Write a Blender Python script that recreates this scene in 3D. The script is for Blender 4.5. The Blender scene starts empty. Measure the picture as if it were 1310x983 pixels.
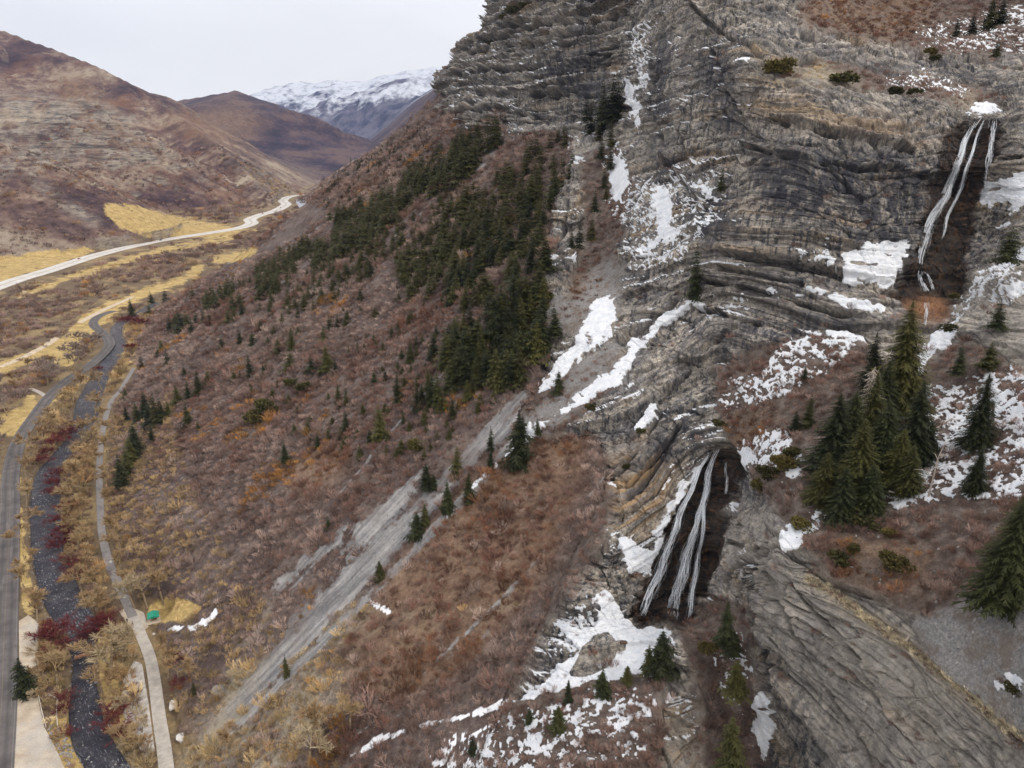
import bpy, math, random
import numpy as np
sc = bpy.context.scene
COL = sc.collection
R = math.radians
rng = np.random.default_rng(7)
random.seed(7)

# ------------------------------------------------------------------ camera
F = 971.0                 # focal length in photograph pixels (1310 wide)
PITCH = R(17.5)
EYE = np.array([0.0, 0.0, 160.0])
CP, SP = math.cos(PITCH), math.sin(PITCH)
def pdir(px, py):
    """direction of the sight line through a photograph pixel (unit step of depth)"""
    xc = (np.asarray(px, float) - 655.0) / F
    yc = (491.5 - np.asarray(py, float)) / F
    return np.stack([xc, CP + yc * SP, -SP + yc * CP], -1)
def proj(P):
    d = P - EYE
    dep = d[..., 1] * CP - d[..., 2] * SP
    dep = np.maximum(dep, 1.0)
    yc = (d[..., 1] * SP + d[..., 2] * CP) / dep
    return 655.0 + F * d[..., 0] / dep, 491.5 - F * yc, dep

# ------------------------------------------------------------------ noise
def _h(i, j, k, s):
    n = (i * 374761393 + j * 668265263 + k * 2147483647 + s * 974711) & 0xFFFFFFFF
    n = ((n ^ (n >> 13)) * 1274126177) & 0xFFFFFFFF
    n = ((n ^ (n >> 16)) * 2246822519) & 0xFFFFFFFF
    return ((n ^ (n >> 15)) & 0xFFFFFF) / float(0xFFFFFF)
def hash3(i, j, k, s=0):
    return _h(np.asarray(i).astype(np.int64), np.asarray(j).astype(np.int64), np.asarray(k).astype(np.int64), s)
def vnoise(x, y, z, s=0):
    xi, yi, zi = np.floor(x), np.floor(y), np.floor(z)
    fx, fy, fz = x - xi, y - yi, z - zi
    fx, fy, fz = [f * f * f * (f * (f * 6 - 15) + 10) for f in (fx, fy, fz)]
    xi, yi, zi = xi.astype(np.int64), yi.astype(np.int64), zi.astype(np.int64)
    def c(a, b, d): return _h(xi + a, yi + b, zi + d, s)
    x00 = c(0,0,0) * (1-fx) + c(1,0,0) * fx; x10 = c(0,1,0) * (1-fx) + c(1,1,0) * fx
    x01 = c(0,0,1) * (1-fx) + c(1,0,1) * fx; x11 = c(0,1,1) * (1-fx) + c(1,1,1) * fx
    y0 = x00 * (1-fy) + x10 * fy; y1 = x01 * (1-fy) + x11 * fy
    return (y0 * (1-fz) + y1 * fz) * 2 - 1
def fbm(x, y, z, o=4, s=0, g=0.5):
    a, t, n = 1.0, 0.0, 0.0
    for i in range(o):
        t = t + a * vnoise(x, y, z, s + i * 17); n += a
        x, y, z, a = x * 2.03 + 11.3, y * 2.03 + 5.7, z * 2.03 + 3.1, a * g
    return t / n
def ridged(x, y, z, o=4, s=0):
    a, t, n = 1.0, 0.0, 0.0
    for i in range(o):
        t = t + a * (1 - 2 * np.abs(vnoise(x, y, z, s + i * 13))); n += a
        x, y, z, a = x * 2.1 + 1.3, y * 2.1 + 5.7, z * 2.1 + 3.1, a * 0.5
    return t / n
def sst(a, b, x):
    t = np.clip((x - a) / (b - a), 0, 1)
    return t * t * (3 - 2 * t)

# ------------------------------------------------------------------ cover maps: where each kind of ground lies, traced as outlines
X0, Y0, ST = -240.0, -240.0, 2.0
NXM, NYM = 960, 740
def raster(poly, out=None, val=1.0):
    if out is None: out = np.zeros((NYM, NXM), np.float32)
    p = np.array(poly, float)
    c0 = max(0, int((p[:,0].min() - X0) / ST) - 1); c1 = min(NXM, int((p[:,0].max() - X0) / ST) + 2)
    r0 = max(0, int((p[:,1].min() - Y0) / ST) - 1); r1 = min(NYM, int((p[:,1].max() - Y0) / ST) + 2)
    if c1 <= c0 or r1 <= r0: return out
    gx, gy = np.meshgrid(X0 + ST * np.arange(c0, c1), Y0 + ST * np.arange(r0, r1))
    ins = np.zeros(gx.shape, bool)
    for (x1, y1), (x2, y2) in zip(p, np.roll(p, -1, 0)):
        if y1 == y2: continue
        ins ^= ((y1 > gy) != (y2 > gy)) & (gx < (x2 - x1) * (gy - y1) / (y2 - y1) + x1)
    sub = out[r0:r1, c0:c1]; sub[ins] = val
    return out
def band(pts, out=None):
    """a strip along pts = (x, y, half width)"""
    if out is None: out = np.zeros((NYM, NXM), np.float32)
    for (a, b, w), (c, d, v) in zip(pts[:-1], pts[1:]):
        n = np.array([-(d - b), c - a], float); n /= max(np.hypot(*n), 1e-6)
        raster([(a + n[0]*w, b + n[1]*w), (c + n[0]*v, d + n[1]*v), (c - n[0]*v, d - n[1]*v), (a - n[0]*w, b - n[1]*w)], out)
    return out
def blur(m, r):
    k = max(1, int(round(r / ST)))
    for _ in range(2):
        for ax in (0, 1):
            pad = [(0, 0), (0, 0)]; pad[ax] = (k + 1, k)
            c = np.cumsum(np.pad(m, pad, mode='edge'), ax, dtype=np.float64)
            n = 2 * k + 1
            m = (np.take(c, range(n, c.shape[ax]), ax) - np.take(c, range(0, c.shape[ax] - n), ax)) / n
    return m.astype(np.float32)
def samp(m, px, py):
    u = np.clip((px - X0) / ST, 0, NXM - 1.001); v = np.clip((py - Y0) / ST, 0, NYM - 1.001)
    i, j = u.astype(int), v.astype(int); fu, fv = u - i, v - j
    return (m[j, i] * (1-fu) + m[j, i+1] * fu) * (1-fv) + (m[j+1, i] * (1-fu) + m[j+1, i+1] * fu) * fv

# ------------------------------------------------------------------ object helpers
def put(o, parent=None):
    COL.objects.link(o)
    if parent is not None: o.parent = parent
    return o
def tag(o, label=None, cat=None, group=None, kind=None):
    if label: o['label'] = label
    if cat: o['category'] = cat
    if group: o['group'] = group
    if kind: o['kind'] = kind
    return o
def mesh_np(name, V, Q, mat=None, attrs=None, smooth=False, tris=None):
    me = bpy.data.meshes.new(name)
    V = np.asarray(V, np.float32)
    parts, starts, totals, off = [], [], [], 0
    for f in (Q, tris):
        if f is None or len(f) == 0: continue
        f = np.asarray(f, np.int32); n, k = f.shape
        parts.append(f.ravel()); starts.append(off + k * np.arange(n)); totals.append(np.full(n, k)); off += n * k
    me.vertices.add(len(V)); me.vertices.foreach_set('co', V.ravel())
    li = np.concatenate(parts).astype(np.int32); ls = np.concatenate(starts).astype(np.int32)
    me.loops.add(len(li)); me.loops.foreach_set('vertex_index', li)
    me.polygons.add(len(ls)); me.polygons.foreach_set('loop_start', ls)
    me.update(calc_edges=True)
    if smooth: me.polygons.foreach_set('use_smooth', np.ones(len(ls), bool))
    else: me.polygons.foreach_set('use_smooth', np.zeros(len(ls), bool))
    for k, v in (attrs or {}).items():
        a = me.attributes.new(k, 'FLOAT', 'POINT'); a.data.foreach_set('value', np.asarray(v, np.float32).ravel())
    if mat: me.materials.append(mat)
    me.update()
    return me
class MB:
    """collects boxes, tubes and loose faces into one mesh"""
    def __init__(s): s.v, s.f = [], []
    def add(s, vs, fs):
        b = len(s.v); s.v += [tuple(map(float, v)) for v in vs]; s.f += [tuple(i + b for i in f) for f in fs]
    def box(s, c, size, rz=0.0, tilt=0.0):
        a, b, h = size[0]/2, size[1]/2, size[2]/2; vs = []
        for z in (-h, h):
            for x, y in ((-a,-b),(a,-b),(a,b),(-a,b)):
                X = x * math.cos(rz) - y * math.sin(rz); Y = x * math.sin(rz) + y * math.cos(rz)
                vs.append((c[0]+X, c[1]+Y, c[2]+z + tilt * x))
        s.add(vs, [(0,3,2,1),(4,5,6,7),(0,1,5,4),(1,2,6,5),(2,3,7,6),(3,0,4,7)])
    def tube(s, pts, rad, n=6, cap=True):
        pts = [np.array(p, float) for p in pts]; rings = []
        for i, p in enumerate(pts):
            d = pts[min(i+1, len(pts)-1)] - pts[max(i-1, 0)]; d /= max(np.linalg.norm(d), 1e-9)
            a = np.cross(d, (0,0,1)) if abs(d[2]) < .95 else np.cross(d, (1,0,0)); a /= np.linalg.norm(a); b = np.cross(d, a)
            r = rad[i] if hasattr(rad, '__len__') else rad
            rings.append([p + r * (math.cos(2*math.pi*k/n) * a + math.sin(2*math.pi*k/n) * b) for k in range(n)])
        vs = [v for rg in rings for v in rg]; fs = []
        for i in range(len(pts) - 1):
            for k in range(n):
                fs.append((i*n+k, i*n+(k+1) % n, (i+1)*n+(k+1) % n, (i+1)*n+k))
        if cap: fs += [tuple(range(n-1, -1, -1)), tuple(range((len(pts)-1)*n, len(pts)*n))]
        s.add(vs, fs)
    def mesh(s, name, mat, smooth=False):
        me = bpy.data.meshes.new(name); me.from_pydata(s.v, [], s.f)
        if mat: me.materials.append(mat)
        if smooth:
            for p in me.polygons: p.use_smooth = True
        me.update(); return me
    def build(s, name, mat, parent=None, smooth=False):
        return put(bpy.data.objects.new(name, s.mesh(name, mat, smooth)), parent)

# ------------------------------------------------------------------ material helpers
class NT:
    def __init__(s, name):
        s.m = bpy.data.materials.new(name); s.m.use_nodes = True; s.t = s.m.node_tree; s.t.nodes.clear()
        s.out = s.t.nodes.new('ShaderNodeOutputMaterial'); s.b = s.t.nodes.new('ShaderNodeBsdfPrincipled')
        s.t.links.new(s.b.outputs[0], s.out.inputs[0]); s.b.inputs['Roughness'].default_value = .9
        s.b.inputs['Specular IOR Level'].default_value = .2
    def n(s, ty, **kw):
        x = s.t.nodes.new(ty)
        for k, v in kw.items(): setattr(x, k, v)
        return x
    def l(s, a, b): s.t.links.new(a, b)
    def put(s, sock, v):
        if hasattr(v, 'is_linked') or hasattr(v, 'links'): s.l(v, sock)
        else: sock.default_value = v
    def attr(s, name, ty='GEOMETRY'): return s.n('ShaderNodeAttribute', attribute_name=name, attribute_type=ty).outputs['Fac']
    def pos(s): return s.n('ShaderNodeNewGeometry').outputs['Position']
    def math(s, op, a, b=0.0, c=None, clamp=False):
        x = s.n('ShaderNodeMath', operation=op, use_clamp=clamp); s.put(x.inputs[0], a); s.put(x.inputs[1], b)
        if c is not None: s.put(x.inputs[2], c)
        return x.outputs[0]
    def scale(s, v, k):
        x = s.n('ShaderNodeVectorMath', operation='MULTIPLY'); s.l(v, x.inputs[0])
        x.inputs[1].default_value = k if hasattr(k, '__len__') else (k, k, k); return x.outputs[0]
    def noise(s, v, sc=1.0, det=6, rough=.6, dist=0.0):
        x = s.n('ShaderNodeTexNoise'); s.l(v, x.inputs['Vector']); x.inputs['Scale'].default_value = sc
        x.inputs['Detail'].default_value = det; x.inputs['Roughness'].default_value = rough; x.inputs['Distortion'].default_value = dist
        return x.outputs['Fac']
    def voro(s, v, sc=1.0, feat='F1'):
        x = s.n('ShaderNodeTexVoronoi', feature=feat); s.l(v, x.inputs['Vector']); x.inputs['Scale'].default_value = sc; return x
    def ramp(s, f, stops, interp='LINEAR'):
        x = s.n('ShaderNodeValToRGB'); s.l(f, x.inputs[0]); e = x.color_ramp.elements; x.color_ramp.interpolation = interp
        while len(e) < len(stops): e.new(.5)
        for el, (p, c) in zip(e, stops): el.position = p; el.color = (c if hasattr(c, '__len__') else (c, c, c)) + ((1,) if not hasattr(c, '__len__') or len(c) == 3 else ())
        return x.outputs[0]
    def rng(s, f, a, b, c=0.0, d=1.0, smooth=True):
        x = s.n('ShaderNodeMapRange', interpolation_type='SMOOTHSTEP' if smooth else 'LINEAR'); s.l(f, x.inputs[0])
        for i, v in zip((1,2,3,4), (a,b,c,d)): x.inputs[i].default_value = v
        return x.outputs[0]
    def mix(s, f, a, b, mode='MIX'):
        x = s.n('ShaderNodeMix', data_type='RGBA', blend_type=mode); s.put(x.inputs[0], f)
        for i, v in ((6, a), (7, b)):
            if isinstance(v, tuple): x.inputs[i].default_value = v + ((1,) if len(v) == 3 else ())
            else: s.l(v, x.inputs[i])
        return x.outputs[2]
    def xyz(s, a, b, c):
        x = s.n('ShaderNodeCombineXYZ')
        for i, v in enumerate((a, b, c)): s.put(x.inputs[i], v)
        return x.outputs[0]
    def bump(s, h, dist, strength=1.0):
        x = s.n('ShaderNodeBump'); s.l(h, x.inputs['Height']); x.inputs['Distance'].default_value = dist; x.inputs['Strength'].default_value = strength
        s.l(x.outputs[0], s.b.inputs['Normal'])
    def color(s, c): s.put(s.b.inputs['Base Color'], c); return s
def simple(name, c1, c2, scale=1.0, rough=.9, obj_random=0.0, det=5, metal=0.0, coord='pos', bump=0.0):
    t = NT(name)
    v = t.pos() if coord == 'pos' else t.n('ShaderNodeTexCoord').outputs['Object']
    f = t.noise(v, scale, det)
    c = t.mix(t.rng(f, .3, .7), c1, c2)
    if obj_random:
        r = t.n('ShaderNodeObjectInfo').outputs['Random']
        hs = t.n('ShaderNodeHueSaturation'); t.l(c, hs.inputs['Color'])
        t.l(t.rng(r, 0, 1, 1 - obj_random, 1 + obj_random, False), hs.inputs['Value'])
        t.l(t.rng(t.math('FRACT', t.math('MULTIPLY', r, 7.3)), 0, 1, .5 - .04 * obj_random, .5 + .04 * obj_random, False), hs.inputs['Hue'])
        c = hs.outputs[0]
    t.color(c); t.b.inputs['Roughness'].default_value = rough; t.b.inputs['Metallic'].default_value = metal
    if bump: t.bump(f, bump)
    return t.m
# ------------------------------------------------------------------ the land as one height function Z(x, y)
def zv(y): return 0.013 * np.maximum(0, y - 500.0)
def onfloor(px, py):
    """where the sight line meets the valley floor"""
    d = pdir(px, py); t = 160.0 / -d[..., 2]
    for _ in range(12):
        t = (160.0 - zv(d[..., 1] * t)) / -d[..., 2]
    return EYE + d * t[..., None]
def at(px, py, t): return EYE + pdir(px, py) * t
TOE = onfloor(*np.array([(235,1180),(226,1060),(224,983),(196,880),(165,795),(137,700),(131,600),(150,500),(178,430),(198,400),(270,352),(330,326),(386,305),(402,290),(412,272),(420,258)], float).T)
_o = np.argsort(TOE[:,1]); TOE = TOE[_o]
def xtoe(y):
    x = np.interp(y, TOE[:,1], TOE[:,0])
    return x - .2 * np.maximum(0, y - TOE[-1,1]) - .25 * np.minimum(0, y - TOE[0,1])
_ty = np.linspace(TOE[0,1] - 60, TOE[-1,1] + 400, 400); _ts = -np.gradient(xtoe(_ty), _ty); _ts = np.convolve(np.pad(_ts, 20, 'edge'), np.ones(41) / 41, 'valid')
def fallc(y, w):
    """position along the contours: constant down each fall line of the right-hand slope"""
    s = np.interp(y, _ty, _ts); return y - s / (1 + s * s) * w
def ridge(pts, k, x, y, kk=0.0):
    """a roof-like spur: crest through pts (pixel x, pixel y, depth), falling away at slope k"""
    W = np.array([at(*p) for p in pts]); z = np.full(x.shape, -1e9); dd = np.zeros(x.shape)
    for a, b in zip(W[:-1], W[1:]):
        ab = b[:2] - a[:2]; L = (ab ** 2).sum()
        s = np.clip(((x - a[0]) * ab[0] + (y - a[1]) * ab[1]) / L, 0, 1)
        d = np.hypot(x - a[0] - s * ab[0], y - a[1] - s * ab[1])
        c = a[2] + s * (b[2] - a[2]) - k * d + kk * np.minimum(d, .4 * k / max(kk, 1e-9)) ** 2
        dd = np.where(c > z, d, dd); z = np.maximum(z, c)
    return z, dd
LEFT_MAIN = [(352,264,1800),(322,228,2000),(290,196,2150),(245,160,2300),(200,131,2400),(160,104,2450),(120,84,2500),(60,60,2550),(0,38,2600),(-150,-30,2600),(-320,-110,2600)]
LEFT_NEAR = [(168,303,1300),(140,285,1290),(100,258,1270),(60,224,1260),(38,203,1250),(0,178,1250),(-100,140,1300),(-300,70,1450)]
LEFT_ROCK = [(215,205,1900),(188,175,1900),(150,152,1900),(110,132,1900),(60,126,1920),(0,124,1920),(-200,90,1900)]
MID_HILL = [(60,150,4500),(140,140,4300),(200,131,4200),(245,126,4100),(280,121,4050),(302,117,4000),(330,134,4000),(360,152,4000),(390,171,3900),(450,206,3800),(500,235,3700)]
FAR_A = [(200,140,9500),(300,134,9500),(325,122,9500),(352,113,9600),(385,106,9700),(402,109,9700),(430,104,9700),(470,106,9800),(560,92,9800),(800,60,9800)]
FAR_B = [(350,155,7300),(385,148,7300),(420,133,7300),(455,124,7400),(480,113,7500),(520,104,7500),(560,97,7500),(700,60,7500)]
SPUR_1 = [(413,268,1500),(440,248,1450),(480,222,1350),(520,196,1200),(560,165,1050),(620,120,900)]
SPUR_2 = [(402,240,2500),(420,226,2400),(450,206,2300),(480,192,2150),(520,172,2000),(556,150,1800),(620,110,1600)]
def smax(a, b, k):
    h = np.clip(.5 + .5 * (a - b) / k, 0, 1)
    return b * (1 - h) + a * h + k * h * (1 - h)
def Z(x, y, fine=True):
    fl = zv(y)
    flat = fl.copy()
    w = x - xtoe(y)
    # gullies and ribs running down the right-hand slope
    u = fallc(y, w)
    gl = fbm(u / 38., w / 260., 0 * u + 3.1, 3, 5) * 9 + fbm(u / 11., w / 90., 0 * u + 9.1, 3, 21) * 3.0
    wp = np.maximum(w, 0)
    s = .585 * wp + .0003 * np.minimum(wp, 500) ** 2 + gl * sst(6, 110, wp)
    s = fl - 1 + s + np.where(w < 0, w * .5, 0)
    z = smax(s, fl, 3.0)
    far = y > 700
    def spur(P, k, amp, sc, kk, sd, sm):
        nonlocal z
        if not far.any(): return
        X, Y = x[far], y[far]
        r, dd = ridge(P, k, X, Y, kk)
        hgt = np.clip((r - zv(Y)) / 200., 0, 2)
        if fine:
            n = ridged(X / sc, Y / sc, 0 * X + sd, 5, int(sd)) * amp + fbm(X / sc * 3, Y / sc * 3, 0 * X, 4, int(sd) + 7) * amp * .3
            r = r + n * np.clip(hgt, 0, 1) * ((.4 if sc > 800 else .12) + (.6 if sc > 800 else .88) * sst(0, sc * .8, dd))
        z[far] = smax(z[far], r, sm)
    spur(SPUR_1, .62, 8, 120, 0, 11, 4); spur(SPUR_2, .62, 12, 160, 0, 12, 4)
    spur(LEFT_NEAR, .55, 12, 90, 0, 13, 4); spur(LEFT_MAIN, .63, 40, 260, .00011, 14, 6)
    # the banded rock shelf on the left mountain
    if far.any():
        X, Y = x[far], y[far]; r = ridge(LEFT_ROCK, .62, X, Y)[0]
        ht = (r - zv(Y)); st = 24.0
        q = ht / st + .25 * fbm(X / 90, Y / 90, 0 * X, 3, 33); fr = q - np.floor(q)
        stepped = (np.floor(q) + np.where(fr < .7, fr * .35, .245 + (fr - .7) * 2.517)) * st + zv(Y)
        m = sst(70, 110, ht)
        r = r * (1 - m) + stepped * m + (fbm(X / 30, Y / 30, 0 * X, 4, 35) * 9 + ridged(X / 55, Y / 55, 0 * X, 3, 36) * 8) * np.clip(ht / 60, 0, 1)
        z[far] = np.maximum(z[far], r)
    spur(MID_HILL, .42, 62, 480, .00006, 15, 10)
    spur(FAR_B, .50, 210, 900, .00003, 16, 20); spur(FAR_A, .42, 210, 1300, .00001, 17, 20)
    # valley bottom: gentle humps away from roads
    if fine:
        z = z + fbm(x / 60., y / 60., 0 * x, 4, 41) * .35 * sst(3, 0, z - fl)
        sl = sst(2, 30, z - fl) * (y < 3000)
        z = z + sl * (fbm(x / 9., y / 9., 0 * x, 3, 43) * 1.0 + fbm(x / 2.3, y / 2.3, 0 * x, 2, 45) * .25)
    return z
def carve(x, y, z):
    """cut the creek bed and level the ground under roads"""
    P = np.stack([x, y, zv(y)], -1); px, py, _ = proj(P)
    ok = (y < 2600) & (z - zv(y) < 14)
    r = samp(RIVER_M, px, py) * ok; f = samp(FLAT_M, px, py) * ok
    z = z * (1 - f) + (zv(y) - .12) * f
    return z - 2.6 * sst(.15, .8, r)
def hf_depth(px, py, tmin=60., tmax=3500., n=150):
    """depth at which sight lines first meet the height function"""
    d = pdir(px, py); sh = d.shape[:-1]; d = d.reshape(-1, 3)
    t0 = np.full(len(d), tmin); hit = np.full(len(d), tmax * 1.5); live = np.ones(len(d), bool)
    k = (tmax / tmin) ** (1.0 / n)
    for i in range(n):
        t1 = t0 * k
        idx = np.nonzero(live)[0]
        if not len(idx): break
        p = EYE + d[idx] * t1[idx, None]
        below = p[:, 2] < Z(p[:, 0], p[:, 1], False)
        h = idx[below]
        if len(h):
            lo, hi = t0[h].copy(), t1[h].copy()
            for _ in range(12):
                m = .5 * (lo + hi); p = EYE + d[h] * m[:, None]
                b = p[:, 2] < Z(p[:, 0], p[:, 1], False)
                hi = np.where(b, m, hi); lo = np.where(b, lo, m)
            hit[h] = hi; live[h] = False
        t0 = t1
    return hit.reshape(sh)

# ------------------------------------------------------------------ lines on the valley floor, as (pixel x, pixel y, half width in metres)
ROAD = [(-12,1120,4.2),(-6,1000,4.2),(2,900,4.1),(6,800,4.1),(11,700,4.0),(13,650,4.0),(14,606,4.0),(24,565,4.0),(45,532,4.0),(63,508,4.0),(85,487,4.0),(116,467,4.0),(136,448,4.0),(140,437,4.0),(131,426,4.0),(120,416,4.0),(122,408,4.0),(133,402,4.0),(146,398,4.0)]
PATH = [(222,1120,1.9),(213,985,1.9),(204,920,1.8),(194,850,1.75),(182,816,1.7),(170,790,1.7)]
PATH2 = [(170,790,1.6),(152,748,1.6),(139,719,1.6),(130,678,1.5),(128,640,1.5),(127,600,1.5),(131,555,1.5),(141,517,1.5),(155,498,1.5),(172,470,1.5)]
HIGHWAY = [(-420,560,13),(-200,445,13),(0,366,13),(60,347,13),(130,325,13),(200,309,13),(270,298,13),(306,292,13),(322,286,13),(320,281,13),(334,275,13),(352,270,13),(366,262,13),(362,257,13),(370,252,13),(392,249,13)]
RIVERC = [(190,1100,5.5),(150,1010,5.0),(135,976,4.2),(113,936,4.0),(107,896,3.6),(106,865,2.8),(107,840,2.9),(104,815,4.2),(98,795,5.2),(80,764,5.6),(69,732,5.6),(60,698,5.2),(58,665,5.6),(58,625,5.8),(62,600,4.8),(80,578,4.6),(100,552,4.4),(110,530,6.5),(113,511,6.6),(122,492,6),(133,470,5.5),(150,445,5),(148,425,4.5),(152,414,4.5),(170,404,4),(200,386,4),(245,360,5),(300,335,6),(350,316,8),(373,300,14),(382,291,20),(392,280,22),(398,270,22),(385,262,15)]
SPUR_PATH = [(61,509,1.5),(50,502,1.5),(38,497,1.5)]
DIRT = [(0,470,3),(30,457,3),(60,441,3),(90,420,3),(130,398,3),(170,380,3)]
def ribbon_pts(L, sub=10):
    """smooth centre line on the floor with left and right edges"""
    A = np.array(L, float); C = onfloor(A[:,0], A[:,1]); C = np.c_[C[:, :2], A[:,2]]
    out = []
    n = len(C)
    for i in range(n - 1):
        p0, p1, p2, p3 = C[max(i-1,0)], C[i], C[i+1], C[min(i+2,n-1)]
        for k in range(sub):
            t = k / sub
            out.append(.5 * ((2*p1) + (-p0+p2)*t + (2*p0-5*p1+4*p2-p3)*t*t + (-p0+3*p1-3*p2+p3)*t**3))
    out.append(C[-1]); out = np.array(out)
    d = np.gradient(out[:, :2], axis=0); d /= np.linalg.norm(d, axis=1, keepdims=True)
    nrm = np.c_[-d[:,1], d[:,0]]
    return out[:, :2], nrm, out[:, 2]
def ribbon_mask(L, grow):
    C, N, W = ribbon_pts(L, 5); out = np.zeros((NYM, NXM), np.float32)
    a = C + N * (W + grow)[:, None]; b = C - N * (W + grow)[:, None]
    pa = proj(np.c_[a, zv(a[:,1])]); pb = proj(np.c_[b, zv(b[:,1])])
    for i in range(len(C) - 1):
        raster([(pa[0][i], pa[1][i]), (pa[0][i+1], pa[1][i+1]), (pb[0][i+1], pb[1][i+1]), (pb[0][i], pb[1][i])], out)
    return out
RIVER_M = blur(ribbon_mask(RIVERC, .4), 2)
FLAT_M = np.zeros((NYM, NXM), np.float32)
for L, g in ((ROAD, 3), (PATH, 2), (PATH2, 1), (HIGHWAY, 8), (SPUR_PATH, 2)): FLAT_M = np.maximum(FLAT_M, ribbon_mask(L, g))
LOT = [(14,1060),(16,930),(20,888),(22,790),(36,784),(50,797),(50,850),(48,893),(57,931),(71,957),(90,995),(100,1060)]
raster(LOT, FLAT_M); raster([(172,782),(198,776),(224,782),(224,800),(200,806),(176,804)], FLAT_M)
FLAT_M = sst(.05, .45, blur(FLAT_M, 3)).astype(np.float32)
# ------------------------------------------------------------------ the cliffs: a surface of its own, shaped from surveyed points (pixel, pixel, depth in metres)
SKYLINE = [(553,153),(554,128),(557,112),(565,97),(574,84),(582,68),(590,55),(598,42),(609,36),(612,20),(619,14),(622,-5),(626,-50),(640,-150)]
LOWER = [(1650,1130),(600,1130),(600,990),(625,930),(650,870),(690,790),(735,700),(772,620),(760,560),(705,575),(672,560),(655,530),(690,486),(690,400),(697,320),(708,245),(728,178),(700,178),(660,186),(632,164),(600,174),(575,172)]
CLIFF_POLY = SKYLINE + [(1650,-150)] + LOWER
HF_POLY = [(400,153),(400,-200),(1650,-200)] + LOWER
pts = """556,150,690 560,105,700 590,60,640 620,5,620 625,-60,640 600,150,500 640,110,490 640,158,470 690,175,400 690,100,425 690,30,450 690,-60,480 730,160,385 740,100,400 740,20,420 740,-80,450 780,95,390 785,20,400 790,-80,430
775,130,360 770,180,340 765,230,320 750,290,300 740,330,290
720,210,312 705,260,305 700,300,300 712,330,285 730,260,300 700,380,268 715,350,275
800,100,340 815,150,320 810,60,335 820,-60,360 850,60,300 850,-80,330 850,140,290 860,200,270 800,200,310 800,260,290 830,260,262 830,320,250 780,330,275 740,380,258 780,400,248 730,440,243
800,450,228 850,380,232 900,330,225 900,250,238 920,180,248 900,100,268 930,40,262 940,120,245 960,-60,290 950,90,238 985,95,228 990,200,214 960,300,214 950,380,212 920,440,214 880,480,213 860,540,203 830,600,193 800,560,205 790,650,185 760,700,178 720,760,168 800,700,178 820,780,170
915,575,196 930,600,196 890,650,190 870,720,183 840,790,175 930,640,192 905,720,185 880,795,176 860,640,185 850,600,194
940,660,172 970,640,169 930,740,165 960,700,160 955,760,158
1050,110,222 1050,200,208 1050,300,203 1050,380,198 1100,330,198 1150,130,225 1150,200,210 1150,280,205 1130,370,194 1230,145,228 1200,200,216
1260,145,238 1245,170,236 1220,240,228 1190,310,219 1180,370,205 1230,330,212 1220,370,203 1255,250,226 1260,310,213
1290,170,216 1310,140,218 1290,240,210 1300,300,200 1290,330,198 1400,200,210 1400,300,190
1000,90,230 1080,100,232 1160,115,240 1230,128,250 1010,70,246 1050,85,245 1100,75,262 1180,85,275 1250,110,280 1270,130,252 1060,50,262 1020,40,262 1100,60,272 1100,30,300 1180,40,310 1250,60,310 1310,80,290 1300,100,275 1310,40,330 1200,-60,400 1060,-60,340 1000,20,265 1000,-60,300 1400,60,300 1400,-60,400
950,450,206 1000,430,198 1050,420,192 1120,400,190 1000,500,186 940,530,196 960,570,184 1050,500,178 1100,460,181 1170,420,186 1180,390,192 1000,580,165 1050,580,158 980,620,160 1040,640,147 1010,680,144 1100,600,152 1150,560,155 1200,480,168 1230,420,175 1290,370,176 1300,420,165 1310,340,185 1250,520,152 1310,520,142 1400,400,160 1400,550,125 1200,620,138 1310,640,122 1100,680,137 1200,720,124 1310,740,108 1400,700,105 1060,730,134
985,690,141 965,720,142 1040,745,134 1100,790,126 1150,830,119 1200,870,112 1250,905,106 1310,950,98 1400,1030,88 1250,840,108 1310,860,100 1400,860,90
970,770,142 975,830,141 985,900,139 1010,983,136 1030,800,133 1060,880,130 1080,970,126 1130,900,121 1180,983,112 1240,983,105 1310,1000,97 1100,1100,115 1300,1130,85 1000,1100,128
955,780,155 960,850,153 965,920,150 975,983,146 930,800,158 900,830,152
860,830,150 850,900,143 845,960,139 840,830,162 870,810,153 900,900,147 900,983,140 860,983,136 940,900,150 930,983,143 860,1100,122 760,1100,118
800,820,165 750,850,160 700,930,150"""
CTRL = np.array([[float(v) for v in p.split(',')] for p in pts.split()])
bl = []
for (a, b), (c, d) in zip(LOWER[1:-1], LOWER[2:]):
    n = max(1, int(math.hypot(c-a, d-b) / 30))
    bl += [(a + (c-a)*i/n, b + (d-b)*i/n) for i in range(n)]
bl = np.array(bl); bt = hf_depth(bl[:,0], bl[:,1], 60, 1500)
okb = bt < 1500
CTRL = np.concatenate([CTRL, np.c_[bl, bt][okb]])
def rbf_fit(P, v, lam=1e-4):
    n = len(P); D = np.hypot(P[:,None,0]-P[None,:,0], P[:,None,1]-P[None,:,1]) / 100.
    A = np.zeros((n+3, n+3)); A[:n,:n] = D - np.eye(n) * lam * -1 * 0; A[:n,n:] = np.c_[np.ones(n), P/1000.]; A[n:,:n] = A[:n,n:].T
    return np.linalg.solve(A + np.diag(np.r_[np.full(n, -.02), 0, 0, 0]), np.r_[v, 0, 0, 0])
def rbf_eval(P, w, x, y):
    n = len(P); out = w[n] + w[n+1]*x/1000. + w[n+2]*y/1000.
    for i in range(n): out = out + w[i] * np.hypot(x - P[i,0], y - P[i,1]) / 100.
    return out
_w = rbf_fit(CTRL[:, :2], np.log(CTRL[:, 2]))
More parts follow.
